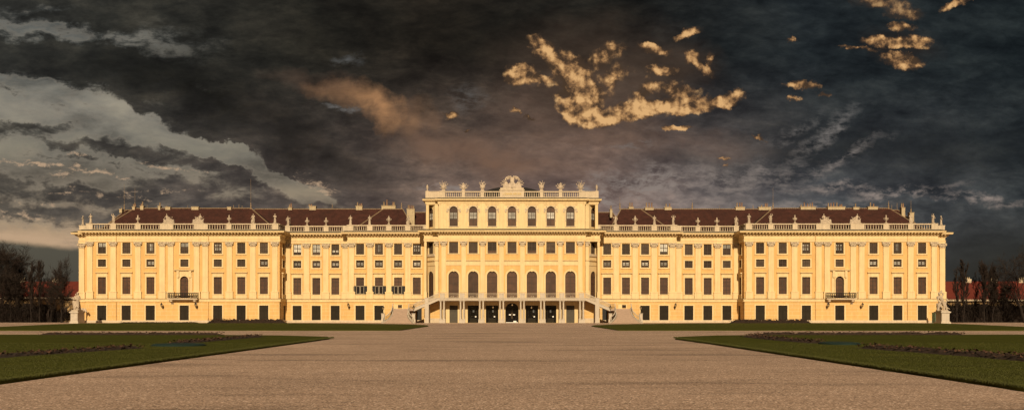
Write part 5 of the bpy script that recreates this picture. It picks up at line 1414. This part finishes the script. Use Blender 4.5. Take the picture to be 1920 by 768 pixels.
# clear gaps on the left with dark streaks across
gap=total(PW,[(70,195,300,80,10,1.7),(210,238,280,44,21,1.8),(400,280,190,20,27,1.5),(480,312,150,13,30,1.3),(560,345,90,10,32,.9),(60,62,210,40,8,1.0),(240,78,200,26,12,.55),(60,330,260,75,5,1.1),(160,300,300,60,12,1.1),(545,345,130,26,28,1.2),(60,440,230,45,8,1.7),(400,345,240,30,12,.8),(250,390,260,40,5,.5),(330,70,140,30,10,.4),(330,150,130,24,10,.55),(90,20,130,16,0,.7)])
gapm=g.mrange(gap,.0,.7,0,1,'SMOOTHSTEP'); gap=g.math('MINIMUM',gap,1.0)
stk=total(PW,[(110,118,330,50,9,1.5),(280,150,260,46,20,1.4),(30,172,60,10,15,.8),(50,240,130,15,6,1.5),(60,258,90,9,6,.6),(140,278,120,13,7,1.6),(250,285,120,18,14,1.5),(350,300,130,26,18,1.5),(430,215,90,20,24,.9),(280,205,90,14,28,1.2),(370,225,110,20,28,1.3),(110,35,100,20,5,1.0),(170,25,90,18,0,.6),(90,355,150,18,3,1.1),(220,368,150,22,0,1.0),(300,345,130,26,10,1.0),(420,350,130,20,8,.9),(40,392,130,12,5,.9),(120,372,150,10,4,.6),(30,290,80,10,5,.4),(420,385,200,26,0,.5),(190,440,90,20,12,.5),(470,262,90,20,30,.9),(170,205,120,8,16,.5),(60,195,90,7,5,.4),(300,262,90,8,24,.6),(400,300,110,8,28,.5),(220,310,160,9,8,.7),(110,300,110,7,4,.6)])
gd=g.math('SUBTRACT',g.math('MULTIPLY',gap,1.25),stk)
gd=g.math('MULTIPLY_ADD',g.math('SUBTRACT',nC,.52),1.9,gd); gd=g.math('MULTIPLY_ADD',g.math('SUBTRACT',nF,.5),2.6,gd); gd=g.math('MULTIPLY_ADD',g.math('SUBTRACT',nG,.5),1.2,gd)
gf=g.math('MULTIPLY_ADD',g.mrange(gd,-.05,.95,0,1,'SMOOTHSTEP'),.6,g.math('MULTIPLY',g.mrange(gd,-.3,1.5,0,1,'SMOOTHSTEP'),.4))
gf=g.math('MULTIPLY',gf,gapm)
sky=g.new('ShaderNodeTexSky',sky_type='NISHITA'); sky.sun_disc=False; sky.sun_elevation=radians(SUN_EL); sky.sun_rotation=radians(180)
sky.air_density=1.4; sky.dust_density=3
skyc=g.vmath('SCALE',sky.outputs[0],None,.055)
gapcol=g.ramp(g.mrange(wy,0,4.8),[(0,(.095,.096,.085)),(.3,(.145,.138,.114)),(.42,(.225,.20,.158)),(.58,(.165,.146,.113)),(.75,(.19,.15,.108)),(.95,(.42,.29,.18))])
gapcol=g.mix(.08,gapcol,skyc)
gapcol=g.mix(1,gapcol,g.ramp(g.math('MULTIPLY_ADD',nC,.5,g.math('MULTIPLY',nA,.5)),[(.38,(.42,.43,.45)),(.5,(.95,.95,.95)),(.62,(1.35,1.31,1.22))]),'MULTIPLY')
rimf=g.math('MULTIPLY',g.mrange(gd,.35,.7,0,1),g.mrange(gd,.7,1.15,1,0))
gapcol=g.mix(g.math('MULTIPLY',rimf,.15),gapcol,(.50,.42,.32))
col=g.mix(gf,col,gapcol)
# small bright cream rims low on the left
rim=total(PF,[(40,307,80,7,3,.9),(120,315,70,7,8,1.0),(110,330,50,8,0,.9),(170,322,40,9,0,.8),(150,292,40,5,8,.9),(225,330,60,7,10,.7),(120,358,60,6,0,.6),(230,370,120,6,5,.5),(590,345,60,20,25,.6),(70,448,190,12,8,1.2),(40,400,90,7,8,.8),(300,362,100,6,0,.5),(330,318,90,6,10,.6),(60,380,80,5,5,.6)])
rimm=g.mrange(rim,0,.2,0,1); rim=g.mrange(g.math('MULTIPLY_ADD',g.math('SUBTRACT',nG,.5),4.0,g.math('MULTIPLY',rim,.8)),.30,.95,0,.85)
rim=g.math('MULTIPLY',rim,rimm); rim=g.math('MULTIPLY',rim,g.mrange(wy,2.6,3.0,0,1))
col=g.mix(rim,col,(.48,.33,.21))
# grey-green band just above the horizon at the far left / right
hb=total(P,[(20,545,330,100,6,2.6),(1900,520,420,150,0,1.3)]); col=g.mix(g.math('MULTIPLY',hb,.95,clamp=True),col,g.mix(g.mrange(wx,3,12),(.060,.056,.043),(.026,.025,.021)))
ln_=g.math('SUBTRACT',wyp:=g.math('MULTIPLY_ADD',wpx,-.125,wpy),4.47)
below=g.math('MULTIPLY',g.mrange(ln_,-.04,.10,0,1,'SMOOTHSTEP'),g.mrange(wpx,2.2,4.5,1,0))
above=g.math('MULTIPLY',g.math('MULTIPLY',g.mrange(ln_,-.42,-.08,0,1,'SMOOTHSTEP'),g.mrange(ln_,-.04,.08,1,0)),g.mrange(wpx,2.2,4.5,1,0))
above=g.math('MULTIPLY',above,g.mrange(nF,.36,.55,.45,1))
col=g.mix(g.math('MULTIPLY',above,.75),col,(.47,.32,.20))
col=g.mix(below,col,g.mix(g.mrange(wpy,4.5,5.9),(.085,.078,.058),(.062,.053,.040)))
# golden lit clouds
G=[(1008,85,34,20,40,1.0),(1030,105,36,18,60,1.0),(985,145,46,24,5,1.3),(1020,150,40,14,0,.9),(1060,120,36,24,70,1.1),(1085,150,56,36,60,1.5),(1092,192,44,50,80,1.6),(1110,222,58,26,0,1.4),(1165,214,70,22,-8,1.3),(1230,204,80,20,-5,1.2),(1300,198,80,18,-2,1.2),(1370,186,46,18,-20,1.2),(1140,104,50,22,-30,.8),(1150,150,60,30,-50,.55),(1210,175,44,24,-50,.7),(1258,168,40,22,0,.6),(1290,175,40,18,0,.6),
   (1222,92,42,11,10,1.1),(1288,62,36,11,-20,1.1),(1293,110,22,18,30,1.1),(1318,130,34,11,40,.9),(1237,131,32,14,0,1.0),(1332,112,20,8,-60,.8),
   (1610,90,50,5,3,1.1),(1665,78,60,12,3,1.2),(1710,76,46,13,5,1.2),(1690,112,46,18,10,1.3),(1690,50,34,11,0,.9),(1650,6,80,18,5,.8),(1690,25,50,14,0,.8),(1792,8,34,12,-25,1.0),(1505,160,42,11,3,1.1),(1548,176,22,5,0,.8),(1488,188,20,5,0,.8),(1265,240,34,6,0,1.2),(1423,257,18,5,20,.8),(1352,296,18,4,0,.7),(1358,312,9,6,0,.6),
   (845,213,20,7,5,.9),(875,243,8,4,0,.8),(964,211,18,6,10,.8),(992,223,16,6,10,.8),(1480,77,11,6,0,.8)]
gd=total(PF,G); gmask=g.mrange(gd,.0,.16,0,1)
n5=g.noise(P,3.9,6,.57,.2); n5b=g.noise(g.mapping(P,loc=(-.06,.10,0)),3.9,6,.57,.2)
gd=g.math('MULTIPLY_ADD',g.math('SUBTRACT',n5,.5),1.8,g.math('MULTIPLY',gd,2.0))
dens=g.math('MULTIPLY',gmask,g.mrange(gd,.0,1.25,0,1,'SMOOTHSTEP'))
n3=g.noise(P,1.7,5,.6); n3b=g.noise(g.mapping(P,loc=(-.14,.22,0)),1.7,5,.6)
emb=g.math('MULTIPLY_ADD',g.math('SUBTRACT',n5,n5b),3.9,g.math('MULTIPLY',g.math('SUBTRACT',n3,n3b),2.6))
low_=blob(PW,1200,215,330,60,-4)
shade=g.mrange(g.math('ADD',g.math('MULTIPLY_ADD',g.math('MINIMUM',gd,1.6),.38,emb),g.math('MULTIPLY',low_,.3)),.02,1.25,0,1)
gc=g.ramp(shade,[(0,(.060,.036,.021)),(.3,(.17,.092,.043)),(.6,(.38,.205,.084)),(1,(.68,.40,.17))])
halo=g.mrange(total(PW,[(1140,165,230,100,0,1.0),(1690,80,120,50,0,.5),(1290,110,110,60,0,.6)]),.1,1,0,.4)
col=g.mix(halo,col,(.085,.052,.032))
lit=g.mrange(g.math('ADD',blob(PF,1650,5,130,45),0),0,.4,0,-.45)
col=g.mix(g.math('MULTIPLY',dens,g.math('ADD',.96,lit)),col,gc)
# sky behind the viewer: nishita, plus unseen warm cloud added to tint shadow fill
nb_=g.noise(g.mapping(tc,sc=(1,1,2.5)),2.2,6,.6)
back=g.mix(g.mrange(nb_,.38,.6,0,1),g.vmath('SCALE',skyc,None,.6),(.15,.078,.036))
col=g.mix(g.mrange(dy,-.05,.25,0,1),back,col)
# below the horizon: dull earth
col=g.mix(g.mrange(dz,-.02,0,0,1),(.05,.035,.02),col)
g.put(bg.inputs['Color'],col); bg.inputs['Strength'].default_value=1.0
W.cycles.sampling_method='MANUAL'; W.cycles.sample_map_resolution=512

# ================================================================== SUN, CAMERA
sl=bpy.data.lights.new('sun','SUN'); sl.energy=4.6; sl.angle=radians(.5); sl.color=(1,.815,.565)
so=bpy.data.objects.new('sun',sl); COL.objects.link(so)
el=radians(SUN_EL); az=radians(0.6)
d=Vector((sin(az)*cos(el)*-1,cos(el)*cos(az),-sin(el)))       # direction of travel
so.rotation_euler=d.to_track_quat('-Z','Y').to_euler(); so.location=(0,-150,80)
cam=bpy.data.cameras.new('camera'); co=bpy.data.objects.new('camera',cam); COL.objects.link(co); S.camera=co
co.location=(0,-D,EYE); co.rotation_euler=(radians(90),0,0)
cam.sensor_width=36; cam.lens=36*F/1920; cam.shift_y=(HZ-384)/1920; cam.clip_end=6000; cam.clip_start=.5
S.render.engine='CYCLES'
S.view_settings.view_transform='Standard'; S.view_settings.look='None'; S.view_settings.exposure=0.12; S.view_settings.gamma=1
S.view_settings.use_curve_mapping=False
try:
    S.cycles.max_bounces=6; S.cycles.diffuse_bounces=3; S.cycles.glossy_bounces=2; S.cycles.transparent_max_bounces=6
except Exception: pass
